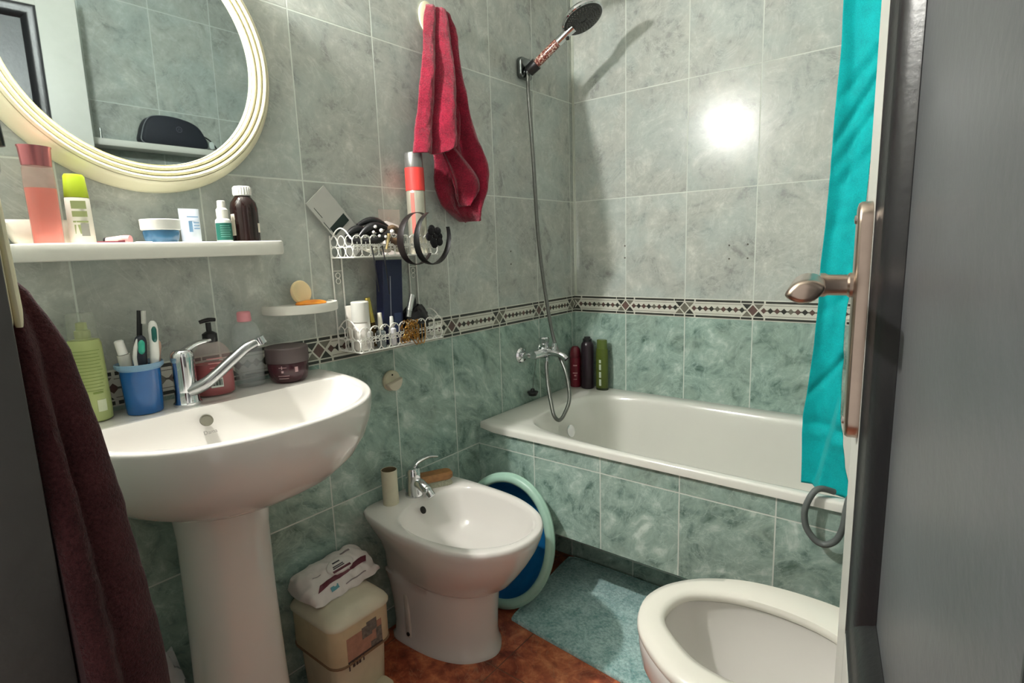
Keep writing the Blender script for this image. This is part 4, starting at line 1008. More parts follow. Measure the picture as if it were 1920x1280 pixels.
# clear bottle pink cap
c = (0.040,-1.482,DZ_)
t = thing('micellar_bottle','clear flat bottle with pink cap standing left of the dark jar','bottle',c)
sxy = dict(sx=1.2, sy=0.75, rot=radians(80))
MB().lathe([(0.024,0.0),(0.0265,0.004),(0.0265,0.118),(0.024,0.136),(0.016,0.147),(0.010,0.149)],c,36,**sxy).build('bottle',clear('clear_pet',(186,192,192),0.20),t)
MB().lathe([(0.0,0.002),(0.0252,0.004),(0.0254,0.085),(0.0,0.0855)],c,36,**sxy).build('clear_liquid',clear('micellar_liquid',(176,182,184),0.16),t)
MB().lathe([(0.0145,0.150),(0.0155,0.152),(0.0145,0.170),(0.012,0.1725),(0,0.1725)],c,20).build('cap',mat('pink_cap',(226,150,158),0.45,alpha=0.9),t)
mb = MB(); flatlabel(mb,c,0.0212,-15,0.034,DZ_+0.088,DZ_+0.096); flatlabel(mb,c,0.0212,-15,0.024,DZ_+0.100,DZ_+0.104); o_ = mb.build('upper_print',mat('grey_print',(92,98,98),0.5),t); mb = MB(); flatlabel(mb,c,0.0212,-15,0.030,DZ_+0.030,DZ_+0.032)
mb.build('label_print',mat('grey_print',(92,98,98),0.5),t)
# dark jar
c = (0.066,-1.402,DZ_)
t = thing('cream_jar','wide dark brown cream jar with grey lid at the right of basin','jar',c)
MB().lathe([(0.036,0),(0.0415,0.005),(0.0455,0.022),(0.0465,0.044),(0.045,0.0465)],c,44).build('jar',mat('aubergine_glass',(58,24,32),0.18,var=0.05),t)
MB().lathe([(0.0475,0.047),(0.0485,0.049),(0.0485,0.080),(0.046,0.083),(0,0.084)],c,44).build('lid',mat('brown_grey_lid',(72,60,60),0.5),t)
mb = MB(); 
for z,a0,a1 in ((0.0375,-56,-34),(0.018,-60,-28),(0.012,-58,-30)): patch(mb,c,0.0462 if z>0.02 else 0.0450,DZ_+z,DZ_+z+0.0012,a0,a1)
patch(mb,c,0.0463,DZ_+0.026,DZ_+0.031,-49,-43,4); patch(mb,c,0.0466,DZ_+0.034,DZ_+0.042,-48,-46,3); patch(mb,c,0.0464,DZ_+0.026,DZ_+0.038,-12,-3,5)
mb.build('label_print',mat('jar_print',(176,140,142),0.4),t)

# ------------------------------------------------------------------ things on the long shelf
Z = SZ - 0.0008
# pink lotion
c = (0.066,-1.816,Z)
t = thing('body_lotion_bottle','tall clear pink lotion bottle with flat metallic cap on shelf','bottle',c)
sxy = dict(sx=0.75, sy=1.1, rot=radians(12))
MB().lathe([(0.0180,0.0),(0.0205,0.003),(0.0215,0.095),(0.0205,0.128),(0.019,0.132)],c,32,**sxy).build('bottle',clear('pink_clear',(214,168,158),0.30),t)
MB().lathe([(0.0174,0.0015),(0.0196,0.004),(0.0206,0.096),(0,0.0965)],c,32,**sxy).build('pink_lotion',mat('salmon_lotion',(238,122,104),0.4,alpha=0.97,sub=0.1),t)
MB().lathe([(0.0195,0.1325),(0.0200,0.134),(0.0215,0.161),(0.0225,0.1635),(0.0225,0.165),(0,0.165)],c,32,**sxy).build('cap',mat('rose_metal',(196,120,124),0.25,0.75),t)
# green capped bottle
c = (0.050,-1.763,Z)
t = thing('deodorant_bottle','white bottle with lime green cap on the shelf under mirror','bottle',c)
sxy = dict(sx=0.7, sy=1.12, rot=radians(10))
MB().lathe([(0.0170,0.0),(0.0185,0.003),(0.0175,0.082),(0.0168,0.084)],c,32,**sxy).build('body',mat('soft_white_plastic',(222,220,206),0.4),t)
MB().lathe([(0.0170,0.0845),(0.0172,0.086),(0.0150,0.121),(0.0125,0.125),(0,0.1255)],c,32,**sxy).build('cap',mat('lime_cap',(166,186,40),0.35),t)
mb = MB()
for z0,z1,w,o_ in ((0.064,0.078,0.022,0),(0.050,0.060,0.022,0),(0.040,0.043,0.022,0),(0.020,0.036,0.010,-0.005)): flatlabel(mb,c,0.0133,-12,w,Z+z0,Z+z1,off=o_)
mb.build('label_print',mat('green_grey_print',(150,160,108),0.5),t)
mb = MB(); flatlabel(mb,c,0.0134,-12,0.012,Z+0.016,Z+0.038,off=0.005); mb.build('barcode_patch',mat('barcode_grey',(146,146,136),0.5),t)
# white box behind
t = tag(MB().loft([[V((x,y,Z+0.001)) for x,y in rrect(0.006,-1.848,0.030,-1.776,0.008,4)],[V((x,y,Z+0.008)) for x,y in rrect(0.003,-1.856,0.033,-1.770,0.010,4)],[V((x,y,Z+0.040)) for x,y in rrect(0.003,-1.870,0.033,-1.768,0.010,4)],[V((x,y,Z+0.046)) for x,y in rrect(0.006,-1.866,0.030,-1.772,0.010,4)]]).build('soap_box',mat('box_cream',(226,220,204),0.45),at='base'),'low white plastic box behind the pink lotion bottle','box')
# little tube lying down
t = thing('hand_cream_tube','small pale pink tube lying flat on the shelf','tube',(0.070,-1.705,Z))
MB().tube([(0.052,-1.728,Z+0.0065),(0.074,-1.706,Z+0.0085)],[0.0068,0.0085],16).build('body',mat('blush_tube',(222,182,176),0.35),t)
MB().tube([(0.074,-1.706,Z+0.0085),(0.082,-1.698,Z+0.0085)],[0.0083,0.0080],16).build('cap',mat('blush_cap',(230,160,158),0.3),t)
MB().tube([(0.0505,-1.7295,Z+0.0065),(0.053,-1.727,Z+0.0066)],[0.0072,0.0072],16).build('dark_ring',BLACK,t)
t = thing('lip_pencil','thin dark red pencil lying on the shelf edge','pencil',(0.088,-1.722,Z+0.001))
MB().tube([(0.085,-1.752,Z+0.003),(0.094,-1.722,Z+0.003)],0.0028,8).build('barrel',mat('maroon_barrel',(104,30,40),0.4),t)
MB().tube([(0.094,-1.722,Z+0.003),(0.0975,-1.712,Z+0.0035)],[0.0036,0.0040],8).build('cap',mat('maroon_cap',(88,18,30),0.3),t)
t = tag(MB().rbox((0.078,-1.692,Z+0.0006),(0.094,-1.664,Z+0.0045),0.006,3).build('cotton_pad',mat('cotton_white',(228,226,220),0.9,bump=0.5),at='base'),'small white cotton pad beside the blue cream jar','cotton pad')
# blue cream jar
c = (0.062,-1.637,Z)
t = thing('face_cream_jar','blue glass cream jar with wide white lid on shelf','jar',c)
MB().lathe([(0.024,0),(0.027,0.002),(0.030,0.010),(0.032,0.022),(0.031,0.026)],c,40).build('jar',mat('blue_glass',(70,118,156),0.1,alpha=0.9),t)
MB().lathe([(0.0325,0.0265),(0.0345,0.028),(0.0350,0.046),(0.034,0.0475),(0,0.048)],c,40).build('lid',WHT,t)
# blue white tube
t = thing('cream_tube','white and pale blue printed tube standing on its cap behind jar','tube',(0.040,-1.572,Z))
c = (0.040,-1.572,Z)
rr = []
for h, a, b in ((0.0,0.019,0.012),(0.006,0.019,0.013),(0.04,0.020,0.009),(0.066,0.0205,0.004),(0.072,0.0205,0.0015)):
    rr.append([V((c[0]+b*cos(2*pi*j/28),c[1]+a*sin(2*pi*j/28),Z+h)) for j in range(28)])
MB().loft(rr).build('body',mat('tube_pale_blue',(212,220,230),0.4),t)
mb = MB()
for z0,z1,w,o_ in ((0.024,0.046,0.007,-0.004),(0.030,0.032,0.011,0.008),(0.036,0.038,0.011,0.008),(0.042,0.044,0.011,0.008),(0.054,0.056,0.022,0.003)): flatlabel(mb,c,0.0118-0.06*(z0-0.024) if z0<0.05 else 0.0078,0,w,Z+z0,Z+z1,off=o_)
mb.build('label_print',mat('blue_print',(120,160,196),0.5),t)
# spray bottle
c = (0.062,-1.514,Z)
t = thing('spray_bottle','small white spray bottle with dark green label on shelf','bottle',c)
MB().lathe([(0.0135,0),(0.0155,0.003),(0.0155,0.042),(0.0150,0.048),(0.0115,0.052)],c,28).build('bottle',WHT,t)
MB().lathe([(0.0115,0.0525),(0.0118,0.070),(0.0085,0.074),(0.0080,0.088),(0.0072,0.089),(0,0.0895)],c,24).build('spray_nozzle',WPL,t)
mb = MB(); patch(mb,c,0.0156,Z+0.006,Z+0.042,-95,75,24); o = mb.build('label',mat('bottle_green_label',(26,92,80),0.4),t)
mb = MB()
for k in range(6): patch(mb,c,0.0161,Z+0.013+k*0.0045,Z+0.0142+k*0.0045,-50,15+(k*9%14),8)
mb.build('label_print',mat('mint_print',(110,164,150),0.5),o)
# brown medicine bottle
c = (0.056,-1.463,Z)
t = thing('medicine_bottle','dark brown medicine bottle with white ribbed cap on the shelf','bottle',c)
MB().lathe([(0.026,0),(0.0285,0.003),(0.0285,0.074),(0.026,0.087),(0.018,0.098),(0.0155,0.101)],c,36).build('bottle',mat('amber_dark_glass',(30,16,14),0.08),t)
MB().lathe([(0.0178,0.1015),(0.0182,0.103),(0.0178,0.120),(0.016,0.122),(0,0.1222)],c,24).build('cap',WHT,t,angle=12)
mb = MB()
for k in range(22):
    a = 2*pi*k/22; mb.lathe([(0.0012,0.104),(0.0012,0.119)],(c[0]+0.0180*cos(a),c[1]+0.0180*sin(a),Z),5)
mb.build('cap_ribs',WHT,t)
mb = MB(); patch(mb,c,0.0286,Z+0.016,Z+0.062,-96,-70,8); mb.build('label',mat('label_cream',(226,218,200),0.5),t)
mb = MB(); patch(mb,c,0.0286,Z+0.022,Z+0.042,32,60,8); mb.build('label',mat('label_cream',(226,218,200),0.5),t)

# ------------------------------------------------------------------ things round the bidet
c = (0.052,-1.117,zb)
t = thing('toilet_roll_tube','empty white cardboard roll tube standing on the bidet','cardboard tube',c)
MB().lathe([(0.0230,0.0),(0.0230,0.104),(0.0217,0.104),(0.0217,0.0)],c,32,caps=False).loft([[V((c[0]+0.023*cos(2*pi*j/32),c[1]+0.023*sin(2*pi*j/32),zb)) for j in range(32)],[V((c[0]+0.0217*cos(2*pi*j/32),c[1]+0.0217*sin(2*pi*j/32),zb)) for j in range(32)]],False,False).build('outer_wall',mat('cardboard_white',(206,200,176),0.85),t)
MB().lathe([(0.0216,0.004),(0.0216,0.1035),(0.0209,0.1035),(0.0209,0.004)],c,32,caps=False).build('inner_wall',mat('cardboard_brown',(112,96,70),0.9),t)
t = thing('nail_brush','wooden nail brush with pale bristles lying on the bidet edge','brush',(0.066,-0.945,zb))
bd = V((0.45,0.89,0)).normalized(); bs = V((-bd.y,bd.x,0)); bc_ = V((0.066,-0.955,zb))
def brow(l,w,z): 
    return [bc_+bd*x+bs*y+V((0,0,z)) for x,y in rrect(-l/2,-w/2,l/2,w/2,w*0.45,5)]
MB().loft([brow(0.112,0.042,0.018),brow(0.120,0.050,0.022),brow(0.120,0.050,0.034),brow(0.108,0.038,0.041)]).build('handle',mat('brush_wood',(150,104,58),0.5,var=0.2,vscale=60),t)
MB().loft([brow(0.118,0.050,0.0005),brow(0.104,0.038,0.018)]).build('bristles',mat('brush_bristle',(176,176,154),0.9,var=0.25,vscale=300,bump=0.8,bscale=500),t)
# ------------------------------------------------------------------ pedal bin with wet wipes pack
t = thing('pedal_bin','small cream plastic pedal bin between pedestal and bidet','bin',(0.11,-1.335,0))
BIN = mat('bin_cream',(206,196,168),0.45,var=0.05)
x0,x1,y0,y1 = 0.008,0.210,-1.440,-1.262
def br(ins, z, r=0.035): return R3(rrect(x0+ins,y0+ins,x1-ins,y1-ins,r,6),z)
MB().loft([br(0.018,0.0),br(0.015,0.004),br(0.010,0.13),br(0.009,0.156),br(0.012,0.1585)]).build('body',BIN,t,angle=45)
MB().loft([br(0.012,0.159),br(0.004,0.1595),br(0.0005,0.166),br(0.0,0.262)]).build('outer_bucket',mat('bin_cream_yellow',(206,192,156),0.45,var=0.06),t,angle=45)
MB().loft([br(-0.0035,0.2625),br(-0.004,0.267),br(-0.001,0.275,0.04),br(0.012,0.290,0.045),br(0.030,0.297,0.045),br(0.06,0.300,0.03)]).build('lid',mat('bin_lid',(212,204,180),0.4,var=0.04),t,angle=50)
MB().loft([br(0.0035,0.157),br(-0.0012,0.1595),br(-0.0012,0.164),br(0.0035,0.166)]).build('seam_band',mat('seam_brown',(132,104,78),0.6),t)
MB().rbox((0.188,-1.395,0.035),(0.240,-1.290,0.055),0.016,5).build('pedal',BIN,t)
# printed front label: photo panel with a strip of lettering below
mb = MB(); X = x1-0.0005
def lab(mb,ya,yb,za,zb_,h=0.0008): mb.box((X,ya,za),(X+h,yb,zb_))
lab(mb,-1.405,-1.300,0.170,0.232); o = mb.build('label',mat('label_pinkbrown',(168,126,106),0.55,var=0.15,vscale=60),t)
mb = MB(); lab(mb,-1.405,-1.300,0.1665,0.171,0.0012)
for k,(a,b) in enumerate(((-1.404,-1.401),(-1.393,-1.386),(-1.383,-1.377),(-1.375,-1.369),(-1.362,-1.359))): lab(mb,a,b,(0.146 if k==0 else 0.150),0.1655,0.0010)
mb.build('label_lettering',mat('label_dark',(66,56,54),0.6),o)
mb = MB()
for a,b,c_,d,h_ in ((-1.360,-1.330,0.206,0.236,0.0011),(-1.345,-1.315,0.214,0.244,0.0014),(-1.336,-1.301,0.170,0.186,0.0011),(-1.318,-1.301,0.186,0.214,0.0013)): lab(mb,a,b,c_,d,h_)
mb.build('label_picture',mat('label_greys',(112,106,98),0.6,var=0.35,vscale=120),o)
# wipes packet: crumpled pillow
t = thing('wet_wipes_pack','crumpled white and maroon wet wipes pack on the bin lid','wipes pack',(0.083,-1.33,0.3006))
wc = V((0.083,-1.330,0.331)); wu = V((-0.06,0.99,0.0)).normalized(); wv = V((-0.90,-0.055,0.43)).normalized(); wn = V((0.43,0.03,0.90)).normalized()
def wp(u,v,h):
    p = wc + wu*u + wv*v + wn*(h-0.022)
    return V((max(0.004,p.x),p.y,max(0.3006,p.z)))
NU,NV = 44,32; HL,HW = 0.108,0.066
def wtop(u,v):
    a = max(0,1-abs(u/HL)**4); b = max(0,1-abs(v/HW)**3)
    h = 0.030*(a**0.6)*(b**0.6) + 0.005
    h += 0.007*noise.noise(V((u*55,v*55,1.7)))*(0.4+0.6*a)
    h += 0.012*(abs(u)/HL)**4*(0.3+noise.noise(V((u*20,v*45,3))))
    return max(h,0.003)
top = [[wp(HL*(2*i/NU-1)*(1-0.05*abs(2*j/NV-1)), HW*(2*j/NV-1)*(1-0.12*(abs(2*i/NU-1))**4+0.05*sin(i*0.55)), wtop(HL*(2*i/NU-1),HW*(2*j/NV-1))) for j in range(NV+1)] for i in range(NU+1)]
bot = [[wp(HL*(2*i/NU-1)*(1-0.05*abs(2*j/NV-1)), HW*(2*j/NV-1)*(1-0.12*(abs(2*i/NU-1))**4+0.05*sin(i*0.55)), -0.030) for j in range(NV+1)] for i in range(NU+1)]
mb = MB(); mb.grid(top); mb.grid(bot)
edge_t = [top[0][j] for j in range(NV+1)]+[top[i][NV] for i in range(1,NU+1)]+[top[NU][j] for j in range(NV-1,-1,-1)]+[top[i][0] for i in range(NU-1,0,-1)]
edge_b = [bot[0][j] for j in range(NV+1)]+[bot[i][NV] for i in range(1,NU+1)]+[bot[NU][j] for j in range(NV-1,-1,-1)]+[bot[i][0] for i in range(NU-1,0,-1)]
mb.loft([edge_b,edge_t],False,False)
mb.build('packet',mat('wipes_film',(222,214,208),0.35,var=0.05),t,angle=60)
def onpack(mb,pts,off=0.0010,sub=8):
    rows=[]
    for i in range(sub+1):
        a=V(pts[0])*(1-i/sub)+V(pts[3])*(i/sub); b=V(pts[1])*(1-i/sub)+V(pts[2])*(i/sub)
        row=[]
        for j in range(sub+1):
            p=a*(1-j/sub)+b*(j/sub)
            row.append(wp(p.x,p.y,wtop(p.x,p.y)+off))
        rows.append(row)
    mb.grid(rows)
mb = MB(); onpack(mb,[(-0.085,-0.030,0),(0.075,-0.020,0),(0.090,-0.002,0),(-0.070,-0.014,0)],0.0012,14)
mb.build('maroon_stripe',mat('wipes_maroon',(104,44,58),0.4),t,solid=0)
fl_c = (0.006,0.006)
rg = []
for s,h in ((1.0,-0.004),(1.0,0.004),(0.93,0.0062),(0.5,0.0070)):
    ring=[]
    for j in range(36):
        a=2*pi*j/36; u=fl_c[0]+0.040*s*cos(a); v=fl_c[1]+0.023*s*sin(a)
        ring.append(wp(u,v,max(wtop(fl_c[0],fl_c[1]),0.034)+h+0.001))
    rg.append(ring)
flap = MB().loft(rg).build('lid_flap',mat('wipes_lid',(226,220,214),0.35),t,angle=50)
zt_=max(wtop(*fl_c),0.034)+0.0082
def fbox(mb,u0,u1,v0,v1):
    p=[wp(u,v,h) for h in (zt_-0.0008,zt_+0.0006) for u,v in ((u0,v0),(u1,v0),(u1,v1),(u0,v1))]
    mb.hexa(p)
mb=MB(); fbox(mb,-0.012,0.010,0.014,0.018); fbox(mb,-0.018,0.014,0.004,0.007); fbox(mb,-0.020,0.014,-0.001,0.002)
mb.build('lid_print',mat('wipes_print_dark',(70,66,70),0.5),flap)
mb=MB(); fbox(mb,-0.026,0.028,-0.011,-0.005); mb.build('lid_stripe',mat('wipes_maroon',(104,44,58),0.4),flap)
mb=MB(); onpack(mb,[(-0.055,-0.046,0),(-0.030,-0.044,0),(-0.030,-0.034,0),(-0.055,-0.036,0)],0.0012); mb.build('blue_square',mat('wipes_blue',(96,156,166),0.4),t)
mb=MB(); onpack(mb,[(0.030,0.034,0),(0.062,0.034,0),(0.062,0.040,0),(0.030,0.040,0)],0.0012); onpack(mb,[(-0.075,0.010,0),(-0.050,0.010,0),(-0.050,0.012,0),(-0.075,0.012,0)],0.0012); onpack(mb,[(-0.012,-0.048,0),(0.055,-0.046,0),(0.055,-0.043,0),(-0.012,-0.045,0)],0.0012)
mb.build('small_print',mat('wipes_print_grey',(140,128,128),0.5),t)

# crumpled clear bag behind the pedestal
mb = MB().sphere((0,0,0),1.0,40)
for i,p in enumerate(mb.v):
    k = 1+0.22*noise.noise(p*2.3)+0.10*noise.noise(p*6.0)
    q = V((0.033*p.x*k,0.056*p.y*k,0.178*p.z*k))
    mb.v[i] = V((0.042+q.x,-1.752+q.y,max(0.0008,0.172+q.z)))
tag(mb.build('plastic_bag',mat('clear_film',(214,220,222),0.2,alpha=0.75,var=0.1,bump=0.3,bscale=40),at='base',angle=40),'crumpled clear plastic bag on the floor left of the pedestal','plastic bag')

# ------------------------------------------------------------------ white filigree caddy
CY0,CY1,CXD = -1.215,-0.918,0.100
t = thing('wire_caddy','white two tier filigree metal caddy on the wall','caddy',(0.0,-1.066,0.895))
def tray(z0,z1):
    MB().box((0.004,CY0,z0),(CXD,CY1,z0+0.0018)).build('tray_floor',WWIRE,t)
    mb = MB()
    for z in (z0+0.001,):
        mb.tube([(CXD,CY0,z),(CXD,CY1,z)],0.0022,8); mb.tube([(0.003,CY0,z),(CXD,CY0,z)],0.0022,8); mb.tube([(0.003,CY1,z),(CXD,CY1,z)],0.0022,8)
    H = z1-z0; r = H*0.27; L = CY1-CY0; n = max(6,int(round(L/(2*r*0.93))))
    for k in range(n):
        y = CY0+L*(k+0.5)/n
        mb.ringtorus((CXD,y,z0+r+0.001),r,0.0013,(1,0,0),18,5)
        mb.ringtorus((CXD,y,z0+3*r-0.002),r,0.0013,(1,0,0),18,5, a0=0, a1=2*pi)
        for s in (-1,1):
            mb.ringtorus((CXD,y+s*r*0.42,z0+H*0.5),r*0.42,0.0012,(1,0,0),12,5)
        mb.tube([(CXD,y,z0+H*0.30),(CXD,y,z0+H*0.74)],0.0011,5)
        # crowning scroll
        mb.ringtorus((CXD,y,z1-0.004),r*0.55,0.0012,(1,0,0),12,5,a0=-pi*0.5-1.2,a1=-pi*0.5+1.2) if False else mb.tube([(CXD,y-r*0.8,z1-0.006),(CXD,y-r*0.35,z1+0.002),(CXD,y,z1-0.004),(CXD,y+r*0.35,z1+0.002),(CXD,y+r*0.8,z1-0.006)],0.0013,5,smooth=3)
    mb.build('front_lattice',WWIRE,t,angle=60)
    for y in (CY0,CY1):
        mb = MB()
        for k in range(3):
            x = 0.004+(CXD-0.004)*(k+0.5)/3
            mb.ringtorus((x,y,z0+r+0.001),r,0.0013,(0,1,0),18,5)
            mb.ringtorus((x,y,z0+3*r-0.002),r,0.0013,(0,1,0),18,5)
        mb.tube([(0.004,y,z0+H*0.5),(CXD,y,z0+H*0.5)],0.0012,5)
        mb.tube([(0.010,y,z1-0.006),(0.030,y,z1+0.014),(0.052,y,z1+0.022),(0.074,y,z1+0.014),(0.094,y,z1-0.006)],0.0018,6,smooth=4)
        mb.build('end_lattice',WWIRE,t,angle=60)
tray(1.146,1.200); tray(0.898,0.962)
for y in (CY0,CY0+0.030,CY1-0.030,CY1):
    MB().tube([(0.004,y,0.898),(0.004,y,1.205)],0.0022,8).build('upright',WWIRE,t)
for y in (CY0+0.015,CY1-0.015):
    mb = MB()
    for zz in (1.10,1.085): mb.ringtorus((0.004,y,zz),0.007,0.0012,(1,0,0),14,5)
    mb.tube([(0.004,y-0.015,1.112),(0.004,y+0.015,1.112)],0.0012,5); mb.build('scroll',WWIRE,t)
Z1,Z0 = 1.1485,0.9005
# --- upper tray
d = V((0,0.60,-0.80)); s = V((0,0.80,0.60))
o = V((0.020,-1.225,1.262))
cu_, cs_ = V((0.03,0.66,-0.75)).normalized(), V((0.0,0.75,0.66)).normalized()
ct_ = cu_.cross(cs_).normalized(); 
if ct_.x<0: ct_ = -ct_
cc = V((0.018,-1.209,1.252))
def crd(mb,u0,u1,v0,v1,h0,h1): mb.hexa([cc+cu_*u+cs_*v+ct_*h for h in (h0,h1) for u,v in ((u0,v0),(u1,v0),(u1,v1),(u0,v1))])
t = thing('card_pack','grey card with black bars tucked behind the upper caddy tray','card',tuple(cc-cu_*(-0.09)))
mb = MB(); crd(mb,-0.073,0.115,-0.037,0.037,-0.002,0.002); mb.build('card',mat('card_grey',(176,176,170),0.5,var=0.03),t,bevel=0.001)
mb = MB(); crd(mb,0.012,0.036,-0.030,0.030,0.002,0.0026); crd(mb,0.056,0.078,-0.012,0.016,0.002,0.0026); crd(mb,-0.052,-0.020,-0.0275,-0.0262,0.002,0.0026); crd(mb,-0.010,0.018,-0.0330,-0.0316,0.002,0.0026)
mb.build('printed_bars',mat('bar_dark_green',(30,44,40),0.5),t)
# spray can
c = (0.048,-0.944,Z1)
t = thing('hairspray_can','tall silver and coral spray can standing in the upper tray','spray can',c)
MB().lathe([(0.025,0),(0.027,0.003),(0.027,0.178),(0.0255,0.182)],c,32).build('can',mat('silver_can',(196,192,176),0.28,0.6),t)
MB().lathe([(0.0276,0.182),(0.0276,0.246)],c,32).build('coral_band',mat('coral_red',(226,66,62),0.4),t)
MB().lathe([(0.0258,0.2465),(0.0262,0.249),(0.0258,0.285),(0.024,0.288),(0,0.288)],c,32).build('cap',mat('grey_silver_cap',(150,150,148),0.3,0.7),t)
mb = MB(); patch(mb,c,0.0272,Z1+0.06,Z1+0.175,-75,-52,6); mb.build('label_print',mat('coral_print',(214,110,100),0.4),t)
# white and pink packet behind the can
t = thing('tissue_packet','white tissue packet with clear film behind the headbands','packet',(0.03,-1.005,Z1))
MB().loft([[V((x,y,Z1+0.001)) for x,y in rrect(0.012,-1.055,0.034,-0.985,0.006,3)],[V((x,y,Z1+0.060)) for x,y in rrect(0.010,-1.055,0.030,-0.985,0.006,3)],[V((x,y,Z1+0.088+0.012*sin((y+1.05)*60))) for x,y in rrect(0.010,-1.04,0.020,-0.990,0.004,3)]]).build('packet',mat('tissue_white',(234,224,220),0.5),t)
MB().box((0.006,-1.052,Z1+0.07),(0.0085,-0.975,Z1+0.130)).build('clear_film',mat('film_pink',(224,206,198),0.2,alpha=0.35),t)
# headbands
def headband(label, c, R, w, a0, a1, rx, m, grp=None):
    pts = []
    ux = V((-0.08,0.997,0.0)).normalized(); uz = V((0.0,0.1,1.0)).normalized()
    pts = [V(c)+ux*(R*cos(a0+(a1-a0)*i/40))+uz*(R*1.08*sin(a0+(a1-a0)*i/40)) for i in range(41)]
    ax_ = ux.cross(uz).normalized()
    rs = [w*(0.55+0.45*sin(pi*i/40)) for i in range(41)]
    return tag(MB().tube(pts,rs,10,flat=(0.14,1.0),up=(pts[0]-V(c))).build('headband',m,at='base',angle=60),label,'headband')
headband('black plastic headband hanging on the caddy front, left one of the pair',(0.122,-1.016,1.192),0.066,0.0125,0.35*pi,1.80*pi,0,mat('brown_black',(22,13,13),0.45))
headband('black glossy headband hanging on the caddy front, right one of the pair',(0.1465,-0.978,1.193),0.068,0.0125,0.62*pi,2.14*pi,0,mat('jet_black',(9,9,10),0.45))
# flower clip
t = thing('flower_hair_clip','black fabric flower hair clip between the two headbands','hair clip',(0.115,-0.955,1.19))
fc_ = V((0.112,-0.945,1.197))
for k in range(8):
    a = 2*pi*k/8
    MB().sphere(fc_+V((0.004+0.004*(k%2),0.020*cos(a+0.2*(k%3)),0.021*sin(a))),0.0125,12,sc=(0.55,1.0,1.0)).build('petal',BLACKF,t)
MB().sphere(fc_+V((0.009,0,0)),0.008,12).build('flower_centre',BLACKF,t)
# pile of hair clips
def claw(label, c, L, rot, m, tilt=0.3, tooth=True):
    t = thing('hair_claw',label,'hair clip',c)
    u = V((0.25*sin(rot),cos(rot),sin(rot)*0.4)).normalized(); n = V((1,0,0.4)); n=(n-u*n.dot(u)).normalized(); w = u.cross(n)
    C = V(c)
    for s in (-1,1):
        mb = MB()
        pts=[C+u*(L*(i/10-0.5))+w*(0.014*sin(pi*i/10)+0.005)*s+n*0.006*sin(pi*i/10) for i in range(11)]
        mb.tube(pts,[0.005+0.006*sin(pi*i/10) for i in range(11)],8)
        for i in range(1,10):
            mb.tube([pts[i],pts[i]-n*0.008+w*s*0.002,pts[i]-n*0.016-w*s*0.004],[0.0018,0.0016,0.0008],6)
        mb.build('jaw',m,t,angle=60)
    MB().tube([C-u*0.006,C+u*0.006],0.0042,10).build('spring',mat('spring_steel',(150,150,150),0.3,1.0),t)
    return t
claw('black hair claw lying at the left of the upper tray heap',(0.070,-1.172,1.199),0.075,0.1,BLACK)
claw('black hair claw lying on top of the upper tray heap',(0.062,-1.115,1.222),0.105,-0.12,BLACK)
claw('black hair claw studded with pearls at the front of the heap',(0.086,-1.135,1.206),0.085,0.6,BLACK)
claw('tortoiseshell hair claw at the right of the upper tray heap',(0.086,-1.070,1.200),0.060,-0.2,mat('tortoise',(92,72,52),0.3,var=0.5,vscale=120))
for k,(x,y,z,r) in enumerate(((0.100,-1.140,1.224,0.0045),(0.106,-1.126,1.214,0.0055),(0.104,-1.150,1.210,0.004),(0.108,-1.135,1.200,0.004),(0.108,-1.115,1.198,0.0045),(0.100,-1.085,1.212,0.006))):
    tag(MB().sphere((x,y,z),r,14).build('hair_pearl',mat('pearl_white',(236,234,228),0.2),at='base'),'pearl hair pin head on the heap in the upper caddy tray','hair pin','pearl hair pins in the upper tray')
t = tag(MB().tube([(0.112,-1.118,1.165),(0.108,-1.102,1.205)],[0.0028,0.0055],10,flat=(0.6,1)).build('hair_clip',mat('tan_wood',(190,168,118),0.45),at='base'),'tan wooden hair clip leaning in the heap of hair claws','hair clip')
mb = MB()
for k in range(7):
    y = -1.155+0.016*k
    mb.ringtorus((0.088,y,1.170+0.006*(k%3)),0.014,0.0030,(0.6,0.2,1),16,6)
for (y,x,zz,m_,lb) in ((-1.150,0.080,1.1645,(206,204,186),'cream'),(-1.105,0.082,1.1645,(216,206,190),'ivory'),(-1.060,0.080,1.1645,(196,190,170),'beige')):
    MB().ringtorus((x,y,zz+0.004),0.017,0.0055,(0.45,0.1,1),22,8).build('hair_scrunchie',mat('scrunchie_'+lb,m_,0.85,bump=0.6),at='base')
for k,(nm,lb) in enumerate((('hair_scrunchie','cream hair scrunchie at the left end of the upper tray'),('hair_scrunchie.001','ivory hair scrunchie in the middle of the upper tray'),('hair_scrunchie.002','beige hair scrunchie toward the right of upper tray'))):
    tag(bpy.data.objects[nm],lb,'hair band')
# dangling ties below the tray
for y,l,lb in ((-1.160,0.085,'left'),(-1.125,0.095,'right')):
    tag(MB().tube([(0.104,y,1.175),(0.108,y+0.002,1.140),(0.106,y+0.008,1.140-l*0.5),(0.103,y+0.014,1.140-l)],0.0016,6,smooth=5).build('elastic_loop',BLACKF,at='base'),'thin black elastic dangling below the upper tray, %s one'%lb,'hair elastic')
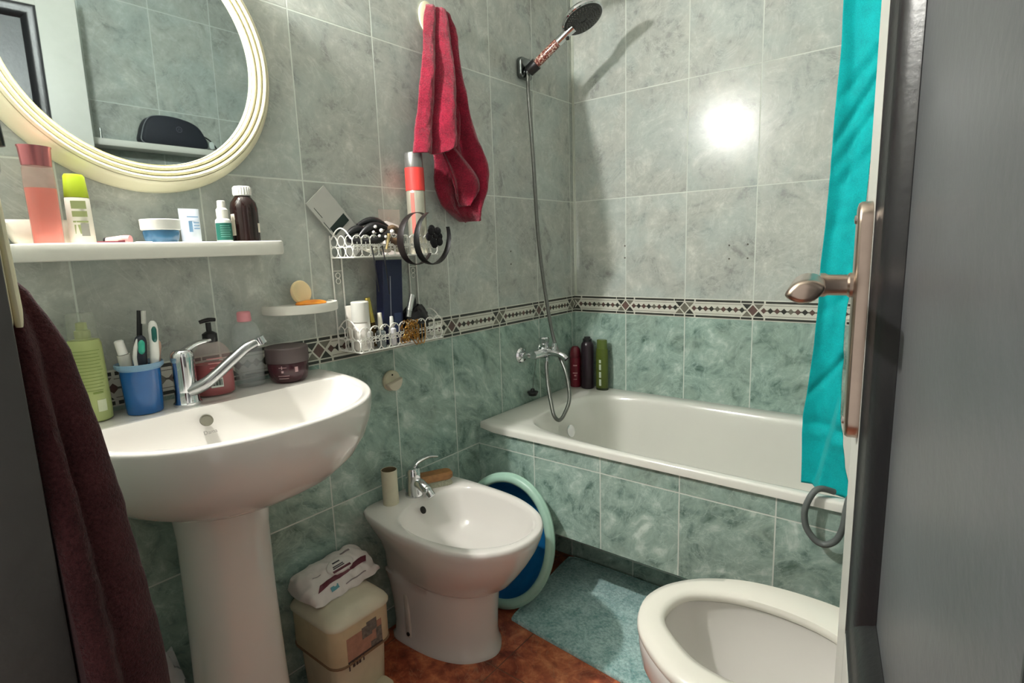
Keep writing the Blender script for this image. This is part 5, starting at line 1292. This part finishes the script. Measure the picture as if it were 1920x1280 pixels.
# --- lower tray
t = thing('perfume_box','tall dark navy box standing in the lower tray','box',(0.05,-1.06,Z0))
bu = V((0.10,0.99,0)).normalized(); bn = V((0.99,-0.10,0)); tip = V((0.0,0.055,0.998)).normalized()
def bp(a,b,h): return V((0.046,-1.072,Z0+0.001))+bu*a+bn*b+tip*h
mb = MB().hexa([bp(a,b,h) for h in (0,0.235) for a,b in ((-0.032,-0.018),(0.032,-0.018),(0.032,0.018),(-0.032,0.018))])
mb.build('carton',mat('navy_carton',(26,32,66),0.4,var=0.1),t,bevel=0.0012)
mb = MB().hexa([bp(a,b,h) for h in (0.004,0.190) for a,b in ((-0.010,0.0183),(-0.0075,0.0183),(-0.0075,0.0190),(-0.010,0.0190))]); mb.build('pale_line',mat('carton_line',(140,142,156),0.4),t)
mb = MB().hexa([bp(a,b,h) for h in (0.030,0.085) for a,b in ((0.002,0.0183),(0.026,0.0183),(0.026,0.0188),(0.002,0.0188))]); mb.build('label_print',mat('carton_print',(58,74,112),0.5),t)
# white tubes at left
t = thing('face_cream_tube','white squeeze tube standing on its cap at the left of lower tray','tube',(0.05,-1.185,Z0))
MB().lathe([(0.018,0.02),(0.020,0.03),(0.024,0.10),(0.025,0.118)],(0.042,-1.186,Z0+0.001),24,sx=0.55,sy=1).build('body',mat('tube_white',(226,222,212),0.4),t)
MB().lathe([(0.014,0.0),(0.015,0.001),(0.015,0.020),(0.012,0.0205)],(0.042,-1.186,Z0+0.001),24,sx=0.8,sy=1).build('cap',WHT,t)
t = thing('cotton_tub','frosted white tub with screw lid behind the soap dish','tub',(0.03,-1.19,Z0+0.001))
t.location = (0.070,-1.192,Z0+0.001)
MB().lathe([(0.020,0),(0.022,0.003),(0.0225,0.072),(0.020,0.076)],(0.072,-1.188,Z0+0.001),28).build('body',mat('frosted_white',(226,222,214),0.3,alpha=0.85),t)
MB().lathe([(0.0232,0.0765),(0.0235,0.078),(0.0232,0.128),(0.021,0.130),(0,0.130)],(0.072,-1.188,Z0+0.001),28).build('lid',mat('frosted_lid',(222,222,214),0.3,alpha=0.9),t)
t = thing('mascara_tube','gold cosmetic tube leaning in the lower tray','make-up',(0.066,-1.150,Z0))
MB().tube([(0.064,-1.138,Z0+0.004),(0.064,-1.146,Z0+0.070)],0.0085,16).build('body',mat('brown_gold',(96,76,40),0.3,0.6),t)
MB().tube([(0.064,-1.146,Z0+0.0705),(0.064,-1.156,Z0+0.138)],[0.0088,0.0075],16).build('cap',mat('gold_metal',(196,178,96),0.25,1.0),t)
def smallbottle(label,c,r,h,hc,m1,m2,name='nail_polish',cat='make-up'):
    t = thing(name,label,cat,c)
    MB().lathe([(r*0.9,0),(r,0.002),(r,h*0.9),(r*0.5,h)],c,20).build('bottle',m1,t)
    MB().lathe([(r*0.55,h),(r*0.6,h+0.001),(r*0.42,h+hc),(0,h+hc+0.001)],c,18).build('cap',m2,t)
smallbottle('clear serum bottle with white cap at the front left of lower tray',(0.088,-1.178,Z0+0.0015),0.012,0.052,0.034,mat('serum_clear',(206,206,200),0.1,alpha=0.6),WHT,'serum_bottle','bottle')
smallbottle('pale dropper bottle with ivory bulb, second from left at the front',(0.086,-1.136,Z0+0.0015),0.013,0.048,0.046,mat('serum_grey',(150,160,160),0.1,alpha=0.75),mat('ivory_bulb',(226,222,204),0.4),'serum_bottle','bottle')
smallbottle('tiny white bottle in front of the navy box',(0.088,-1.098,Z0+0.0015),0.011,0.050,0.030,mat('mini_white',(214,214,218),0.3),WHT,'serum_bottle','bottle')
# chains and necklaces spilling over the front
mb = MB()
rnd = random.Random(3)
for k in range(46):
    y = -1.050+rnd.uniform(-0.030,0.035); z = Z0+0.010+rnd.uniform(0,0.050); x = 0.106+rnd.uniform(-0.002,0.006)
    mb.ringtorus((x,y,z),0.0055+rnd.uniform(-0.002,0.003),0.0011,(1,rnd.uniform(-1,1),rnd.uniform(-1,1)),10,5)
for k in range(3):
    y=-1.045+0.012*k
    mb.tube([(0.088,y-0.024,Z0+0.0035),(0.094,y-0.023,Z0+0.040),(0.103,y-0.02,Z0+0.068),(0.109,y-0.008,Z0+0.030),(0.110,y+0.004,Z0+0.006),(0.110,y+0.016,Z0-0.006),(0.108,y+0.026,Z0+0.012),(0.104,y+0.030,Z0+0.050)],0.0015,6,smooth=5)
tag(mb.build('necklace_tangle',mat('brass_gold',(176,132,66),0.3,0.9),at='base',angle=60),'tangled gold necklaces hanging over the front of the lower tray','necklace')
# black pouch with handle
t = thing('cosmetic_pouch','crumpled black cosmetic pouch at the right of lower tray','pouch',(0.055,-0.985,Z0))
mb = MB().sphere((0,0,0),1.0,36)
for i,p in enumerate(mb.v):
    k = 1+0.20*noise.noise(p*2.0+V((4,0,0)))+0.14*noise.noise(p*5.5)
    mb.v[i] = V((0.052+0.036*p.x*k,-0.979+0.044*p.y*k,max(Z0+0.0022,Z0+0.048+0.052*p.z*k)))
mb.build('bag',mat('black_nylon',(20,20,24),0.35,var=0.2),t,angle=60)
MB().ringtorus((0.038,-1.018,Z0+0.105),0.040,0.008,(1,-0.4,0),26,8,a0=-1.6,a1=1.8,).build('loop_strap',BLACK,t)
t = thing('lipstick','silver lipstick tube leaning on the black pouch','make-up',(0.085,-1.022,Z0+0.08))
MB().tube([(0.088,-1.036,Z0+0.072),(0.086,-1.030,Z0+0.090)],0.0075,14).build('base',mat('silver_dull',(170,170,168),0.3,0.9),t)
MB().tube([(0.086,-1.030,Z0+0.090),(0.082,-1.012,Z0+0.134)],0.0085,14).build('cap',mat('silver_white',(214,214,212),0.25,0.8),t)
# ------------------------------------------------------------------ light
LAMP = V((0.072, -1.80, 1.900))
t = thing('wall_lamp', 'small white globe wall lamp fixed above the round mirror', 'lamp', (0.0, LAMP.y, LAMP.z))
MB().lathe([(0.035,0.0005),(0.035,0.006),(0.028,0.012),(0.010,0.016)], (0,LAMP.y,LAMP.z), 28, (1,0,0)).build('back_plate', WPL, t)
MB().tube([(0.012,LAMP.y,LAMP.z),(0.070,LAMP.y,LAMP.z)], 0.012, 14).build('socket', WPL, t)
MB().sphere(LAMP, 0.032, 24).build('globe', emit('lamp_glow',(255,251,247),1380.0), t)
W = bpy.data.worlds.new('hall_fill'); S.world = W; W.use_nodes = True  # even world fill entering by the doorway, added to lift the shadows
nt = W.node_tree; bg = nt.nodes['Background']; bg.inputs[0].default_value = lin((236,230,224)); bg.inputs[1].default_value = 0.70
S.view_settings.view_transform = 'Standard'; S.view_settings.look = 'None'; S.view_settings.gamma = 1.0
S.view_settings.use_curve_mapping = False; S.view_settings.exposure = 0.40
